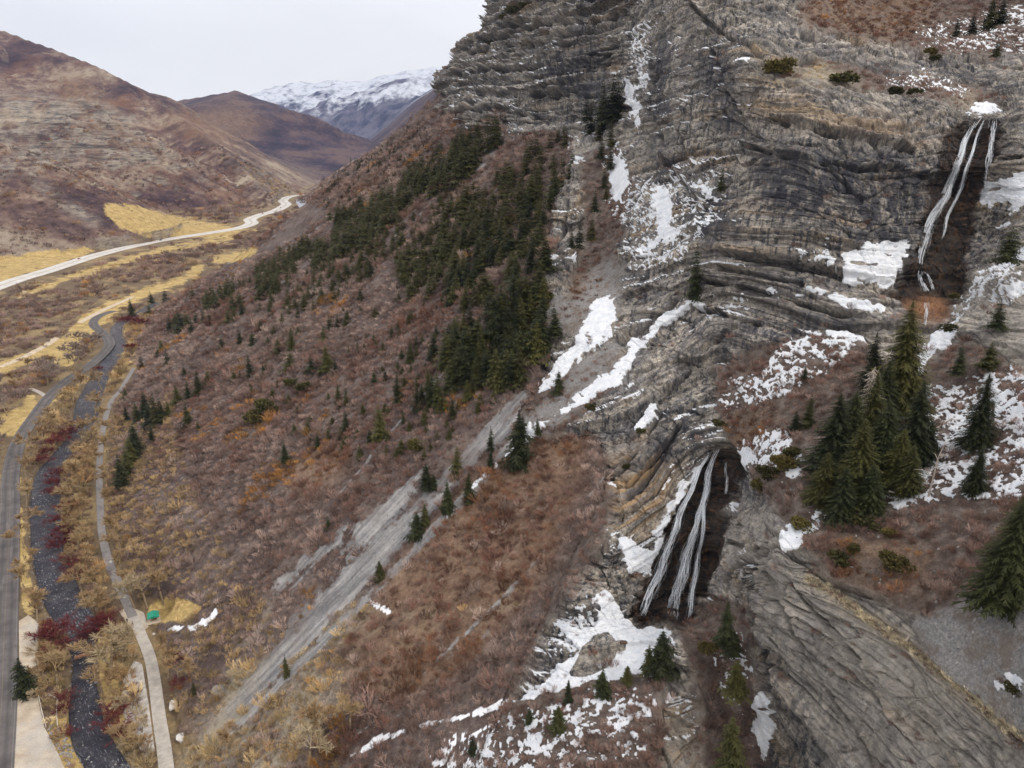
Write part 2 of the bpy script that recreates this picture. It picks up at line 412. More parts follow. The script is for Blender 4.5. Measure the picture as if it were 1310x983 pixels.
# lattice at 2 px for the smooth surface and the height-function depth at its lower edge
gx, gy = np.meshgrid(X0 + ST * np.arange(NXM), Y0 + ST * np.arange(NYM))
LOGT = np.zeros((NYM, NXM)); sel = (gx > 500)
LOGT[sel] = rbf_eval(CTRL[:, :2], _w, gx[sel], gy[sel])
LOGT = blur(LOGT, 4).astype(float)
MH = blur(raster(HF_POLY), 7)
_k = 3
lx, ly = gx[::_k, ::_k], gy[::_k, ::_k]
th = np.full(lx.shape, np.log(2000.)); s_ = (lx > 480) & (lx < 900) & (ly > 120)
th[s_] = np.log(hf_depth(lx[s_], ly[s_], 60, 1500))
TH = np.repeat(np.repeat(th, _k, 0), _k, 1)[:NYM, :NXM]; TH = np.clip(TH, LOGT - .25, LOGT + .10); TH = blur(TH, 4).astype(float)
mm = sst(.25, .95, MH)
LOGT = LOGT * mm + (TH + .012) * (1 - mm)
SKY_M = blur(raster(CLIFF_POLY), 4)
CULL_M = raster(CLIFF_POLY)

# ------------------------------------------------------------------ ground cover outlines
def polys(L, r):
    m = np.zeros((NYM, NXM), np.float32)
    for p in L:
        if len(p[0]) == 3: band(p, m)
        else: raster(p, m)
    return blur(m, r)
SNOW_FULL = polys([
  [(795,100),(806,100),(817,118),(823,172),(814,168),(806,140),(797,125)], [(818,80,3),(830,92,5),(818,110,4)],
  [(775,210),(800,195),(808,225),(795,262),(778,250)], [(832,250),(850,238),(868,262),(862,300),(838,318),(840,285)], [(870,240,4),(900,236,6),(915,250,5)], [(826,330,5),(846,305,6),(880,290,4)],
  [(700,473),(735,430),(762,384),(786,378),(787,430),(752,452),(718,487),(668,522)],
  [(905,388,3),(880,388,5),(845,412,7),(812,440,9),(795,472,11),(765,497,9),(720,528,5),(665,560,2.5)], [(640,590,3),(612,615,2),(585,650,2),(556,676,1.5)], [(640,585,2),(660,572,3),(700,545,4)],
  [(822,520),(838,503),(840,528),(822,556),(806,556)], [(1075,322),(1108,312),(1158,308),(1156,350),(1140,372),(1118,356),(1080,370)],
  [(958,368,3),(1040,376,4),(1085,386,10),(1135,398,8)], [(1015,420,4),(1060,424,6),(1108,432,6)],
  [(1236,242),(1266,228),(1310,222),(1400,215),(1400,250),(1310,262),(1280,258),(1262,270),(1245,258)],
  [(1228,402,3),(1215,432,8),(1185,450,9),(1172,490,5)], [(1190,430,8),(1215,425,8)], [(1235,372,3),(1262,358,6),(1310,335,8),(1400,330,8)], [(1272,300,4),(1290,280,4),(1300,250,5)],
  [(786,682),(800,678),(822,706),(842,704),(836,726),(806,742),(800,715)], [(898,592,6),(868,640,6),(848,690,6),(828,740,3)],
  [(752,765),(775,750),(792,772),(812,800),(862,806),(866,822),(835,850),(800,866),(765,872),(700,890),(648,900),(690,864),(716,842),(745,832),(700,800),(735,800),(752,808),(768,790)],
  [(655,898,5),(600,916,3),(560,922,3),(525,936,2),(490,945,4),(465,958,4),(445,972,2)],
  [(962,880),(978,880),(982,915),(990,960),(975,983),(966,930)], [(1232,134),(1276,128),(1278,144),(1252,150)],
  [(945,572),(964,574),(962,600),(946,604)], [(1000,680),(1040,690),(1025,702),(990,700)], [(1000,600),(1030,590),(1035,606),(1010,612)],
  [(470,768,2),(492,782,4),(500,786,2)], [(240,806,4),(268,795,5),(280,781,3)], [(205,810,2),(240,800,3)], [(1120,598,6),(1145,590,4)],
  [(950,22,2),(978,34,1)], [(632,168),(660,145),(662,150),(648,168)]], 2)
SNOW_PART = polys([
  [(765,180),(800,170),(812,225),(795,300),(770,260)], [(800,225),(920,218),(935,270),(905,310),(860,345),(800,360)], [(815,230),(922,220),(925,270),(890,310),(845,340),(812,345)],
  [(900,500),(960,470),(1010,425),(1100,425),(1090,460),(1040,490),(985,520),(930,530)], [(1000,320),(1070,315),(1075,350),(1020,345)],
  [(1150,500),(1310,460),(1420,460),(1420,640),(1310,650),(1220,640),(1100,660),(1000,705),(985,680),(1060,640),(1090,600)],
  [(1160,40),(1220,20),(1310,0),(1420,-10),(1420,75),(1310,75),(1190,68)], [(1100,112),(1150,92),(1195,78),(1245,118),(1240,132),(1160,116)],
  [(520,960),(640,915),(760,880),(850,870),(842,960),(760,990),(500,1000)], [(900,825),(958,800),(968,860),(945,880),(960,940),(925,900)],
  [(880,600),(905,585),(850,720),(825,760)], [(690,800),(760,750),(800,800),(790,870),(700,890)], [(1250,880),(1310,850),(1310,900)],
  [(800,30),(840,20),(835,100),(800,90)], [(930,560),(1000,540),(1040,600),(960,610)], [(1200,380),(1320,320),(1320,380),(1230,410)],
  [(470,760),(560,690),(650,590),(720,530),(740,520),(640,610),(560,700)], [(890,380),(960,370),(960,410),(900,420)]], 6)
ROCK_ISLE = polys([[(1084,337,2),(1104,341,3),(1124,342,2)], [(1120,324,1.5),(1142,330,2)], [(1094,354,1.5),(1116,359,2.5)], [(966,905,2),(984,912,2)], [(1262,245,2),(1280,240,2.5)], [(745,428,2),(760,432,2)], [(740,455,2),(730,470,2.5)], [(742,832),(760,812),(778,808),(792,828),(780,850),(748,862),(726,860)], [(790,822,4),(802,826,4)], [(760,770,3),(770,782,2)]], 2)
SOIL = polys([
  [(745,205),(790,175),(812,235),(800,300),(780,360),(740,420),(708,425),(748,310)],
  [(690,482),(650,530),(670,560),(705,575),(790,490),(780,450),(740,470)],
  [(905,470),(1000,436),(1090,425),(1135,470),(1200,455),(1240,430),(1310,480),(1650,480),(1650,780),(1310,760),(1200,800),(1130,770),(1056,735),(1020,690),(990,650),(930,560)],
  [(1028,0),(1040,-150),(1650,-150),(1650,60),(1310,72),(1190,68),(1150,55),(1060,42),(1026,36)], [(992,96),(1050,82),(1170,97),(1240,108),(1290,128),(1240,136),(1150,118)],
  [(500,1130),(560,960),(640,905),(700,880),(770,868),(850,860),(845,960),(840,1130)], [(865,800),(925,765),(962,780),(966,880),(985,983),(905,983),(890,880)],
  [(560,1130),(600,940),(640,850),(690,770),(735,700),(772,620),(790,620),(770,700),(740,740),(700,800),(650,900)]], 4)
SCREE = polys([[(792,438),(802,470),(745,522),(695,562),(655,552),(700,508),(760,450)], [(690,380),(700,420),(745,440),(790,400),(770,370)],
  [(1160,800),(1310,740),(1650,720),(1650,1100),(1310,948),(1250,900),(1200,862)], [(760,340),(800,330),(790,400),(740,440),(720,430),(735,390)]], 5)
WET = polys([[(1222,158),(1250,148),(1280,150),(1275,200),(1258,240),(1240,320),(1216,378),(1150,372),(1158,345),(1182,280),(1192,240),(1208,190)],
  [(912,568),(934,566),(942,600),(930,650),(912,710),(890,770),(880,806),(806,796),(826,752),(850,700),(870,650),(892,600)], [(1150,340),(1250,345),(1230,380),(1200,395),(1155,380)]], 6)
RED = polys([[(1030,0),(1040,-100),(1220,-100),(1190,30),(1150,52),(1060,40),(1026,34)], [(1060,690),(1130,680),(1200,700),(1180,760),(1120,770),(1070,740)], [(900,540),(990,520),(1010,570),(930,580)],
  [(640,580),(700,560),(756,556),(756,600),(720,680),(680,760),(600,850),(520,905),(440,880),(420,840),(470,780),(520,700),(580,640)], [(690,380),(780,330),(770,380),(700,420)]], 8)
ORANGE_R = polys([[(1158,380),(1196,374),(1216,388),(1208,412),(1170,408)]], 4)
TAN = polys([[(968,136,8),(1060,150,9),(1150,166,7),(1238,173,5)], [(770,580),(850,560),(870,600),(850,660),(800,690),(760,640)], [(850,890),(900,900),(900,983),(850,983)]], 12)
GRASS = polys([[(1032,737,8),(1060,752,8),(1090,778,7),(1120,802,7),(1150,824,6),(1180,848,6),(1210,870,7),(1240,892,6),(1256,906,11),(1275,924,5),(1320,958,5)], [(990,94),(1050,86),(1110,104),(1040,102)], [(300,860),(420,820),(450,850),(440,900),(360,990),(240,1120),(230,990)], [(1230,118),(1262,128),(1210,132)]], 8)
PALE_R = polys([[(975,700),(1040,740),(1130,810),(1250,905),(1310,960),(1650,1130),(1100,1130),(1010,880),(970,790)], [(925,650),(985,640),(1000,690),(960,720),(920,740)], [(1200,380),(1310,340),(1650,330),(1650,520),(1310,520),(1250,420)], [(850,880),(905,890),(905,983),(845,983)]], 14)
STAIN = polys([[(835,20),(870,60),(850,150),(870,230),(840,240),(825,120)], [(880,30),(940,90),(950,180),(920,170),(890,100)], [(870,240),(930,230),(950,300),(900,330)], [(960,205),(1010,185),(1090,180),(1200,205),(1180,290),(1140,335),(1060,300),(990,290)], [(1100,330),(1160,330),(1150,300)], [(850,500),(900,530),(900,570),(860,600),(845,560)], [(960,60),(1160,80),(1180,100),(1040,82)], [(1190,70),(1310,110),(1290,130),(1200,100)], [(680,60),(780,70),(780,140),(680,120)], [(880,600),(835,560),(820,600)], [(900,720),(860,800),(880,806)], [(880,415),(1060,400),(1130,420),(1000,440),(900,440)], [(700,330),(720,300),(735,330),(715,370)]], 10)

# ------------------------------------------------------------------ build the cliff mesh
step = 1.3
cx = np.arange(500, 1640, step); cy = np.arange(-146, 1126, step)
PX, PY = np.meshgrid(cx, cy)
t = np.exp(samp(LOGT, PX, PY)); sk = samp(SKY_M, PX, PY)
t = t * (1 + .10 * (1 - np.clip((sk - .45) * 2.2, 0, 1)) ** 2 * (PX < 660))
D = pdir(PX, PY); P = EYE + D * t[..., None]
def normals(P):
    gu = np.gradient(P, axis=1); gv = np.gradient(P, axis=0); n = np.cross(gu, gv)
    n /= np.maximum(np.linalg.norm(n, axis=-1, keepdims=True), 1e-9)
    return np.where((n * (EYE - P)).sum(-1, keepdims=True) < 0, -n, n)
N = normals(P)
wx, wy, wz = P[..., 0], P[..., 1], P[..., 2]
# natural wander for the cover outlines, fixed in the rock
wa = fbm(wx / 5., wy / 5., wz / 5., 4, 61) * 9; wb = fbm(wx / 5., wy / 5., wz / 5., 4, 71) * 9
QX, QY = PX + wa, PY + wb
c_snow = samp(blur(SNOW_FULL, 3), PX + wa * .9, PY + wb * .9); c_part = samp(SNOW_PART, QX, QY); c_isle = samp(ROCK_ISLE, PX + wa * .3, PY + wb * .3)
c_soil = np.maximum(samp(SOIL, QX, QY), 1 - sst(.35, .62, samp(MH, PX, PY))); c_scree = samp(SCREE, QX, QY); c_wet = sst(.12, .80, samp(WET, PX + wa*1.2, PY + wb*1.2) + .25 * fbm((wx * .8 + wy * .6) / 1.6, wz / 9., 0 * wz, 3, 97) * (samp(WET, PX, PY) > .02)); c_red = samp(RED, QX, QY); c_tan = samp(TAN, QX, QY); c_grass = samp(GRASS, QX, QY); c_stain = samp(STAIN, QX, QY); c_pale = samp(PALE_R, QX, QY); c_or = samp(ORANGE_R, PX + wa * .3, PY + wb * .3)
# tilt of the beds: level on the far cliff, dipping right on the main face, folded down to the left below it
TP = np.array([(600,100,-2),(750,80,0),(850,60,25),(930,60,15),(1000,100,8),(1100,200,8),(1200,300,6),(1300,200,4),(960,300,2),(850,200,30),(800,300,40),(860,420,42),(760,480,38),(900,480,30),(960,420,-6),(1050,400,-8),(800,600,28),(860,700,20),(950,700,5),(1100,850,8),(1000,900,35),(860,900,-15)], float)
dx2 = [((PX - a) ** 2 + (PY - b) ** 2 + 900.) ** -1.5 for a, b, _ in TP]
tilt = sum(q * c * (-1 if a > 970 and c > 0 else 1) for q, (a, b, c) in zip(dx2, TP)) / sum(dx2)
sgn = np.tan(np.radians(tilt))
bed = wz - sgn * (wx - 60.) * .9 + 1.1 * fbm(wx / 34., wy / 34., wz / 34., 2, 91)
hor = wx * .8 + wy * .6
nf = fbm(wx / 1.6, wy / 1.6, wz / 1.0, 4, 81); nm = fbm(wx / 6., wy / 6., wz / 4., 3, 83)
nr_ = ridged(wx / 3.2, wy / 3.2, bed / 1.6, 4, 85)
snow = np.maximum(sst(.42, .66, c_snow + .42 * nf + .20 * nm - .20 * nr_), sst(.54, .66, c_part * (.58 + .07 * (PX > 960) * (PY > 430)) + .34 * nf + .34 * fbm(wx / .7, wy / .7, wz / .7, 3, 89) + .20 * nm - .12 * nr_))
snow = snow * (1 - sst(.4, .6, c_isle)) * (1 - .9 * c_wet)
rock = np.clip(1 - c_soil - c_scree * .8, 0, 1)
disp = np.zeros_like(t)
crack = np.zeros_like(t)
sc_t = np.clip(t / 210., .7, 2.2)
# how strongly the beds show: fully on the far wall, less on the massive faces and the near spur
LP = np.array([(620,90,1.0),(740,80,1.0),(860,60,.22),(940,150,.35),(1000,60,.8),(1100,60,.8),(1050,130,.9),(1150,160,.9),(1050,230,.7),(1150,250,.6),(1050,330,.95),(1000,400,1.0),(1100,400,1.0),(1290,200,.5),(1300,320,.35),(850,300,.28),(780,400,.3),(850,450,.6),(850,620,.9),(790,600,.7),(960,700,.4),(1300,430,.2),(1060,860,.2),(1000,830,.3),(1200,960,.2),(860,900,.9)], float)
dl2 = [((PX - a) ** 2 + (PY - b) ** 2 + 900.) ** -1.5 for a, b, _ in LP]
lay = sum(q * c for q, (a, b, c) in zip(dl2, LP)) / sum(dl2)
lay = np.clip(lay + .25 * fbm(wx / 30., wy / 30., wz / 30., 2, 95), .08, 1.1)
pixm = t * step / F
for T, A, s0 in ((13., 1.9, 1), (5.2, 1.35, 2), (2.1, .8, 3), (.9, .30, 4)):
    vis = sst(1.2, 3.5, T / pixm)
    bb = bed / T + .12 * vnoise(wx / (T*6), wy / (T*6), wz / (T*6), 100 + s0); i = np.floor(bb); f = bb - i
    h1 = .5 + .5 * vnoise(hor / (T * 12), i * 7.31, 0 * bed + s0 * 3.3, 300 + s0)
    h1 = sst(.22, .78, h1)
    blk = np.floor(hor / (T * 2.1) + 7.1 * hash3(i, i * 0, i * 0, 5) + .35 * vnoise(wx / T, wy / T, wz / (T * 2), 110 + s0))
    h2 = hash3(i, blk, i * 0, s0 + 50)
    p = .70 * h1 + .30 * h2
    gr = sst(.16, .0, f) * sst(.25, .6, h1)
    disp += vis * A * 2 * ((p - .5) * (.2 + .8 * lay) - .36 * gr * lay) * np.clip(sc_t, 1, 1.9)
    if s0 < 4: crack = np.maximum(crack, vis * gr * lay * (.6 + .4 * h2))
# broken blocks: angular facets in the plane of the beds and the strike
def cells(a, b, seed):
    ai, bi = np.floor(a), np.floor(b); f1 = np.full(a.shape, 9.); f2 = np.full(a.shape, 9.); hh_ = np.zeros(a.shape); tx = np.zeros(a.shape); ty = np.zeros(a.shape)
    for da in (-1, 0, 1):
        for db in (-1, 0, 1):
            ca, cb = ai + da, bi + db; h = hash3(ca, cb, 0 * ca, seed); h_ = np.modf(h * 4096.)[0]; h3 = np.modf(h * 64.)[0]
            ox, oy = ca + h - a, cb + h_ - b; d = np.abs(ox) * .75 + np.abs(oy) * .75 + .25 * np.hypot(ox, oy)
            n = d < f1; f2 = np.where(n, f1, np.minimum(f2, d)); f1 = np.where(n, d, f1); hh_ = np.where(n, h3, hh_); tx = np.where(n, -ox, tx); ty = np.where(n, -oy, ty)
    return f1, f2, hh_, tx, ty
for La, Lb, A, sd in ((13., 8., 1.5, 501), (5.0, 3.2, .85, 503), (1.9, 1.3, .34, 505)):
    vis = sst(1.5, 4., Lb / pixm)
    f1, f2, hq, tx, ty = cells(hor / La + .35 * vnoise(wx / La, wy / La, wz / La, sd), bed / Lb + .35 * vnoise(wx / La, wy / La, wz / La, sd + 1), sd)
    g2 = np.modf(hq * 37.)[0] - .5; g3 = np.modf(hq * 91.)[0] - .5; wgt = vis * (1.0 - .45 * lay)
    disp += wgt * A * ((hq - .5) * 1.1 + (g2 * tx + g3 * ty) * 1.6) * np.clip(sc_t, 1, 1.5)
    ck = sst(.10, .0, f2 - f1) * (hq > .25); disp -= wgt * .35 * A * ck; crack = np.maximum(crack, wgt * ck * .75)
vc = sst(.07, .0, np.abs(vnoise(hor / 7., bed / 22., wx / 60., 401))) * sst(-.1, .3, vnoise(wx / 14, wy / 14, wz / 14, 403)) + .7 * sst(.09, .0, np.abs(vnoise(hor / 2.6, bed / 7., wx / 60., 405))) * sst(0, .4, vnoise(wx / 6, wy / 6, wz / 6, 407))
disp -= .9 * vc; crack = np.maximum(crack, .7 * np.clip(vc, 0, 1))
# the ledges and cracks one can follow with the eye: an overhanging lip above, a cut below, its shadow also painted dark
LEDGES = [[(948,186,2.2),(1000,199,2.6),(1060,211,3),(1130,217,3),(1196,228,2.2)], [(985,152,1.6),(1040,164,2),(1100,177,2),(1180,190,1.6)],
  [(925,326,2),(1000,338,2.6),(1070,350,2.6),(1142,361,2)], [(892,356,2),(960,371,3),(1040,393,3.4),(1110,410,2.6)], [(885,392,2),(950,410,2.4),(1010,425,2)], [(905,340,1.6),(960,350,2),(1030,366,2)],
  [(1008,42,1.6),(1060,50,2),(1120,60,2),(1180,71,2)], [(1190,72,1.6),(1250,78,2),(1310,84,2)], [(1000,80,2.4),(1060,86,3),(1120,96,3),(1168,99,2)], [(1180,108,2),(1240,122,2.4),(1290,134,2)],
  [(572,97,1.5),(640,88,1.8),(720,82,1.8),(784,70,1.8)], [(590,66,1.5),(660,54,1.8),(740,50,1.8),(800,40,1.8)], [(558,121,1.5),(640,118,1.8),(700,122,2),(762,118,1.6)], [(608,42,1.5),(690,26,1.8),(800,14,1.6)], [(618,141,1.5),(700,149,1.5),(742,146,1.5)], [(575,110,1.2),(640,104,1.4),(700,100,1.4),(770,96,1.4)], [(600,54,1.2),(680,40,1.4),(790,28,1.4)], [(560,138,1.2),(612,132,1.4)], [(640,10,1.4),(720,0,1.4),(800,-8,1.4)],
  [(775,565,1.6),(850,500,2.2),(925,436,2.2),(962,402,1.6)], [(800,625,1.6),(855,565,2.4),(900,500,1.8)], [(735,645,1.4),(790,600,1.8),(845,525,1.6)], [(780,660,1.4),(830,610,1.8),(858,570,1.4)], [(790,440,1.4),(850,395,1.8),(890,350,1.4)],
  [(872,-10,2),(905,30,3),(960,62,2.4),(985,85,2)], [(838,60,1.6),(830,130,2.4),(850,205,2.6),(905,272,2)], [(905,60,1.5),(925,110,2),(950,150,1.6)], [(880,110,1.5),(868,170,2),(890,220,1.6)], [(810,20,1.5),(800,80,2)],
  [(972,762,1.6),(1008,792,2.4),(1040,850,3.4),(1090,930,4),(1112,990,3)], [(1000,742,1.2),(1040,790,1.6),(1100,850,2),(1150,930,2)], [(925,690,1.6),(950,700,2),(975,702,1.6)], [(928,745,2),(948,722,2.4),(972,716,2)], [(1060,840,1.2),(1110,880,1.6),(1180,960,1.6)], [(968,700,2),(965,760,2.6),(975,840,3),(985,900,2)],
  [(850,870,1.6),(905,905,1.8)], [(845,905,1.6),(900,935,1.8)], [(700,340,1.6),(720,300,2.2),(728,240,1.8)], [(1280,205,1.6),(1310,200,2)], [(1240,330,2),(1300,330,2.4)], [(715,760,1.4),(770,690,1.8),(800,650,1.4)]]
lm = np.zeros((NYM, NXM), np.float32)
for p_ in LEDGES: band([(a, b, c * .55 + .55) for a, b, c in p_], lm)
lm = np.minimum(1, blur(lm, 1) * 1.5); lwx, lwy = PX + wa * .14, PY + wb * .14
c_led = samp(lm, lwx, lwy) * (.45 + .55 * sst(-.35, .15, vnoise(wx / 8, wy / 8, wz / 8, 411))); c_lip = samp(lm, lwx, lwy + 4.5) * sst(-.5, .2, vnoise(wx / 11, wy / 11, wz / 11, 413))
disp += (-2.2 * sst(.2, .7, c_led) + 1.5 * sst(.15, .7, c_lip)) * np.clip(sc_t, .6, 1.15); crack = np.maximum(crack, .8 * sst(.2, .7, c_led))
farw = sst(330, 400, t) * (PY < 190)
disp += farw * .6 * disp + (1 - .5 * farw) * 1.9 * fbm(wx / 24., wy / 24., wz / 70., 3, 121) + (1 - .75 * farw) * .75 * ridged(wx / 10., wy / 10., wz / 34., 3, 131) - .4
fl = .34 * fbm(wx / 5., wy / 5., wz / 7., 3, 141) * np.clip(1.6 - t / 260., .15, 1) + .12 * np.clip(1.4 - t / 220., 0, 1) * fbm(wx / 1.2, wy / 1.2, wz / 1.2, 3, 143)
amp = sst(.2, .8, rock) * (1 - .55 * sst(.4, .7, c_snow)) 
edge = sst(.05, .5, samp(MH, PX, PY))
total = (disp * amp + fl * 1.2 + snow * .28) * edge
P = P + N * total[..., None]
N2 = normals(P)
# thin snow caught on rock ledges that face the sky
ln_ = fbm(hor / 9., bed / 1.6, 0 * bed, 4, 87)
led = sst(.60, .85, N2[..., 2] + .25 * nm) * sst(.10, .28, ln_ - .10 * (PX > 700)) * amp * (1 - c_wet) * (PX < 960)
snow = np.maximum(snow, led * .9)
keep_v = samp(CULL_M, PX, PY) > .5
keep_v |= (samp(MH, PX, PY) > .03) & (PY > 0) & (samp(raster([(557,158),(700,150),(800,400),(800,1130),(557,1130)]), PX, PY) > .5)
keep_v &= ~((PX < 560) & (PY < 148) & (samp(CULL_M, PX, PY) < .5))
nr, nc = PX.shape; idx = np.arange(nr * nc).reshape(nr, nc)
q = np.stack([idx[:-1,:-1], idx[1:,:-1], idx[1:,1:], idx[:-1,1:]], -1).reshape(-1, 4)
kv = keep_v.ravel(); q = q[kv[q].all(1)]
used = np.zeros(nr * nc, bool); used[q.ravel()] = True; ren = np.cumsum(used) - 1
def U(a): return a.reshape(nr * nc, -1)[used]
CLIFF_P = P; CLIFF_KEEP = keep_v; CLIFF_N = N2
CLIFF_SOIL = c_soil * (1 - snow); CLIFF_RED = c_red; CLIFF_SNOW = snow
cliff_attrs = dict(snow=U(snow), soil=U(c_soil), scree=U(c_scree), wet=U(c_wet), red=U(c_red), tan=U(c_tan), grass=U(c_grass), stain=U(c_stain), orange=U(c_or), pale=U(c_pale), bed=U(bed), crack=U(crack * amp), hor=U(hor), lay=U(lay))
cliff_me = mesh_np('cliff', U(P), ren[q], None, cliff_attrs)
cliff = put(bpy.data.objects.new('cliff', cliff_me)); tag(cliff, kind='structure')
def cliff_at(px, py):
    """point of the cliff surface seen through a pixel"""
    c = int(np.clip(round((px - cx[0]) / step), 0, nc - 1)); r = int(np.clip(round((py - cy[0]) / step), 0, nr - 1))
    return CLIFF_P[r, c].copy()
# ------------------------------------------------------------------ the ground mesh: fan-shaped sheet from below the viewer to the horizon
nu, ny = 1000, 1240
uu = np.concatenate([np.linspace(-1.02, .10, 860), np.linspace(.103, .62, 140)])
yy = np.concatenate([np.exp(np.linspace(math.log(52.), math.log(900.), 560)), np.linspace(904, 2600, 420), np.exp(np.linspace(math.log(2612.), math.log(13500.), 260))])
UU, YY = np.meshgrid(uu, yy); XX = UU * YY
ZZ = np.empty_like(XX)
for a in range(0, ny, 120): ZZ[a:a+120] = Z(XX[a:a+120], YY[a:a+120])
ZZ = carve(XX, YY, ZZ)
G = np.stack([XX, YY, ZZ], -1)
gpx, gpy, gdep = proj(G)
W = XX - xtoe(YY); HT = ZZ - zv(YY)
wa = fbm(XX / 12, YY / 12, 0 * XX, 4, 201) * 10; wb = fbm(XX / 12, YY / 12, 0 * XX, 4, 203) * 8
far1 = np.clip(300. / gdep, .15, 1)
QX, QY = gpx + wa * far1, gpy + wb * far1
g_snow = samp(SNOW_FULL, gpx + wa * .4, gpy + wb * .4); g_part = samp(SNOW_PART, QX, QY)
g_red = samp(RED, QX, QY)
nearside = (YY < 900)
SCREE_G = polys([
  [(790,430,16),(700,515,18),(620,570,17),(555,612,17),(480,662,19),(420,705,17),(370,740,12),(330,770,7),(316,800,4)],
  [(700,540,10),(640,600,16),(600,640,20),(540,690,26),(480,735,26),(420,790,28),(360,850,24),(310,900,26),(260,950,30),(235,1000,24)],
  [(650,160,5),(625,190,9),(600,215,10),(590,235,6)], [(660,570,8),(600,620,9),(540,665,8)],
  [(700,440,4),(660,500,6),(600,560,6)],
  [(270,180),(190,120),(170,115),(240,190)]], 11)
GRASS_G = polys([[(128,262),(160,260),(230,278),(310,292),(345,297),(270,303),(190,305),(150,290)], [(20,380,3),(100,352,4),(200,322,4),(300,306,3)], [(-200,420),(0,330),(50,322),(140,314),(100,330),(0,362),(-200,440)],
  [(240,358,4),(190,372,6),(150,392,7),(120,402,7),(100,418,6),(85,440,7),(45,455,6),(0,472,8),(-80,520,9)], [(110,402),(130,398),(150,405),(118,425),(100,440),(92,470),(60,470),(80,430)], [(258,345,3),(240,352,5),(262,338,3)],
  [(150,470,3),(120,480,3),(60,520,3),(30,560,3),(12,610,3),(0,660,4)], [(40,500),(60,530),(30,560),(0,560),(0,530),(30,520)],
  
  [(24,600,4),(20,650,5),(28,700,6),(34,760,6),(40,790,6)], [(190,775),(230,765),(262,780),(230,795),(196,800)], [(90,880),(120,900),(150,983),(160,1060),(80,1060),(60,950)], [(130,800,8),(140,870,12),(160,930,14)], [(330,320,5),(300,330,6),(270,335,5)]], 5)
REDSOIL = polys([[(425,270),(440,250),(530,200),(540,205),(450,262)], [(100,160),(190,215),(240,250),(180,180),(110,100),(60,90)], [(210,150),(300,130),(350,160),(300,185),(240,175)], [(390,262,5),(372,268,4),(362,277,3)], [(350,600),(440,560),(450,600),(390,640)], [(420,880),(430,830),(480,780),(560,690),(640,640),(620,800),(540,880)]], 10)
SHELF = polys([[(-100,120),(0,118),(60,122),(120,130),(160,145),(195,180),(210,205),(150,215),(60,212),(0,230),(-100,235)], [(-100,160),(0,165),(38,190),(40,205),(0,200),(-100,200)], [(30,220),(80,250),(140,290),(120,290),(60,255)]], 5)
g_scree = np.clip(samp(SCREE_G, QX, QY), 0, 1) * (W > 2)
PALE_G = polys([[(300,210),(345,213),(390,225),(410,238),(330,222),(300,215)], [(270,175),(310,190),(320,195),(285,185)], [(300,200,4),(335,240,5),(350,260,5)], [(345,236),(400,237),(395,247),(350,247)], [(300,860),(420,820),(450,850),(440,900),(360,990),(240,1120),(230,990)], [(420,840),(480,780),(470,760),(400,800),(380,850)]], 12)
g_pale = samp(PALE_G, QX, QY)
g_trail = samp(blur(band([(466,764,2.2),(490,782,2.4),(520,788,2),(560,788,2),(600,782,1.8),(640,779,1.6),(665,774,1.4)]) + band([(500,790,1.6),(470,815,1.4),(445,838,1.4)]) + band([(300,835,1.5),(330,808,1.5),(350,770,1.5)]), 1), gpx, gpy) * (W > 0) * (YY < 500); g_pale = np.maximum(g_pale, g_trail)
g_grass = samp(GRASS_G, gpx + wa * .8 * far1, gpy + wb * .6 * far1)
g_rs = samp(REDSOIL, QX, QY); g_shelf = samp(SHELF, QX, QY) * (YY > 900)
ufall = fallc(YY, W)
streak = fbm(ufall / 3.2, W / 60., 0 * W, 4, 211); gnf_ = fbm(XX / 3, YY / 3, ZZ / 3, 3, 215)
rightslope = sst(4, 30, W) * (YY < 2000)
streak2 = fbm(ufall / 9., W / 120., 0 * W, 4, 213)
g_scree = np.clip(sst(.30, .86, g_scree * .90 + .66 * streak + .46 * streak2 + .30 * gnf_) * rightslope + .30 * sst(.25, .6, streak) * rightslope, 0, 1)
gnf = fbm(XX / 1.8, YY / 1.8, ZZ / 1.8, 4, 221); gnm = fbm(XX / 7, YY / 7, ZZ / 7, 3, 223)
fn = fbm(XX / 500, YY / 500, 0 * XX, 6, 225); fr_ = ridged(XX / 380, YY / 380, 0 * XX, 5, 226)
far_snow = np.where(YY > 8600, sst(420, 900, ZZ + 330 * fn + 260 * fr_) * .85, sst(430, 900, ZZ + 380 * fn + 300 * fr_) * .8) * (YY > 5200)
along = XX * .36 - YY * .93      # along the contours of the left-hand mountains
rib = np.where(YY > 900, .6 * ridged(along / 85., (XX + YY * .4) / 520., 0 * XX, 5, 231) + .5 * fbm(along / 26., (XX + YY * .4) / 210., 0 * XX, 5, 233), 0)
snowg = np.maximum(sst(.42, .66, g_snow + .42 * gnf + .15 * gnm), sst(.54, .66, g_part * .50 + .30 * gnf + .34 * fbm(XX / .7, YY / .7, ZZ / .7, 3, 227) + .2 * gnm)) * (YY < 500)
ge = np.gradient(ZZ, axis=0) / np.gradient(YY, axis=0); gu_ = np.gradient(ZZ, axis=1) / np.gradient(XX, axis=1)
steep = np.hypot(ge, gu_)
g_rock = np.clip(g_shelf * 1.0 + sst(.95, 1.3, steep) * (YY > 900) * (YY < 3000) * (W < -60) * .8, 0, 1)
g_vall = sst(5, 1, HT) * (YY < 2700)
GROUND_COVER = dict(scree=g_scree, grass=g_grass, red=np.maximum(g_red * nearside, g_rs), snow=snowg, dust=far_snow, rib=rib, haze_blue=sst(5000, 6000, YY), pale=g_pale, farness=sst(2300, 3500, YY), rock=g_rock, valley=g_vall)
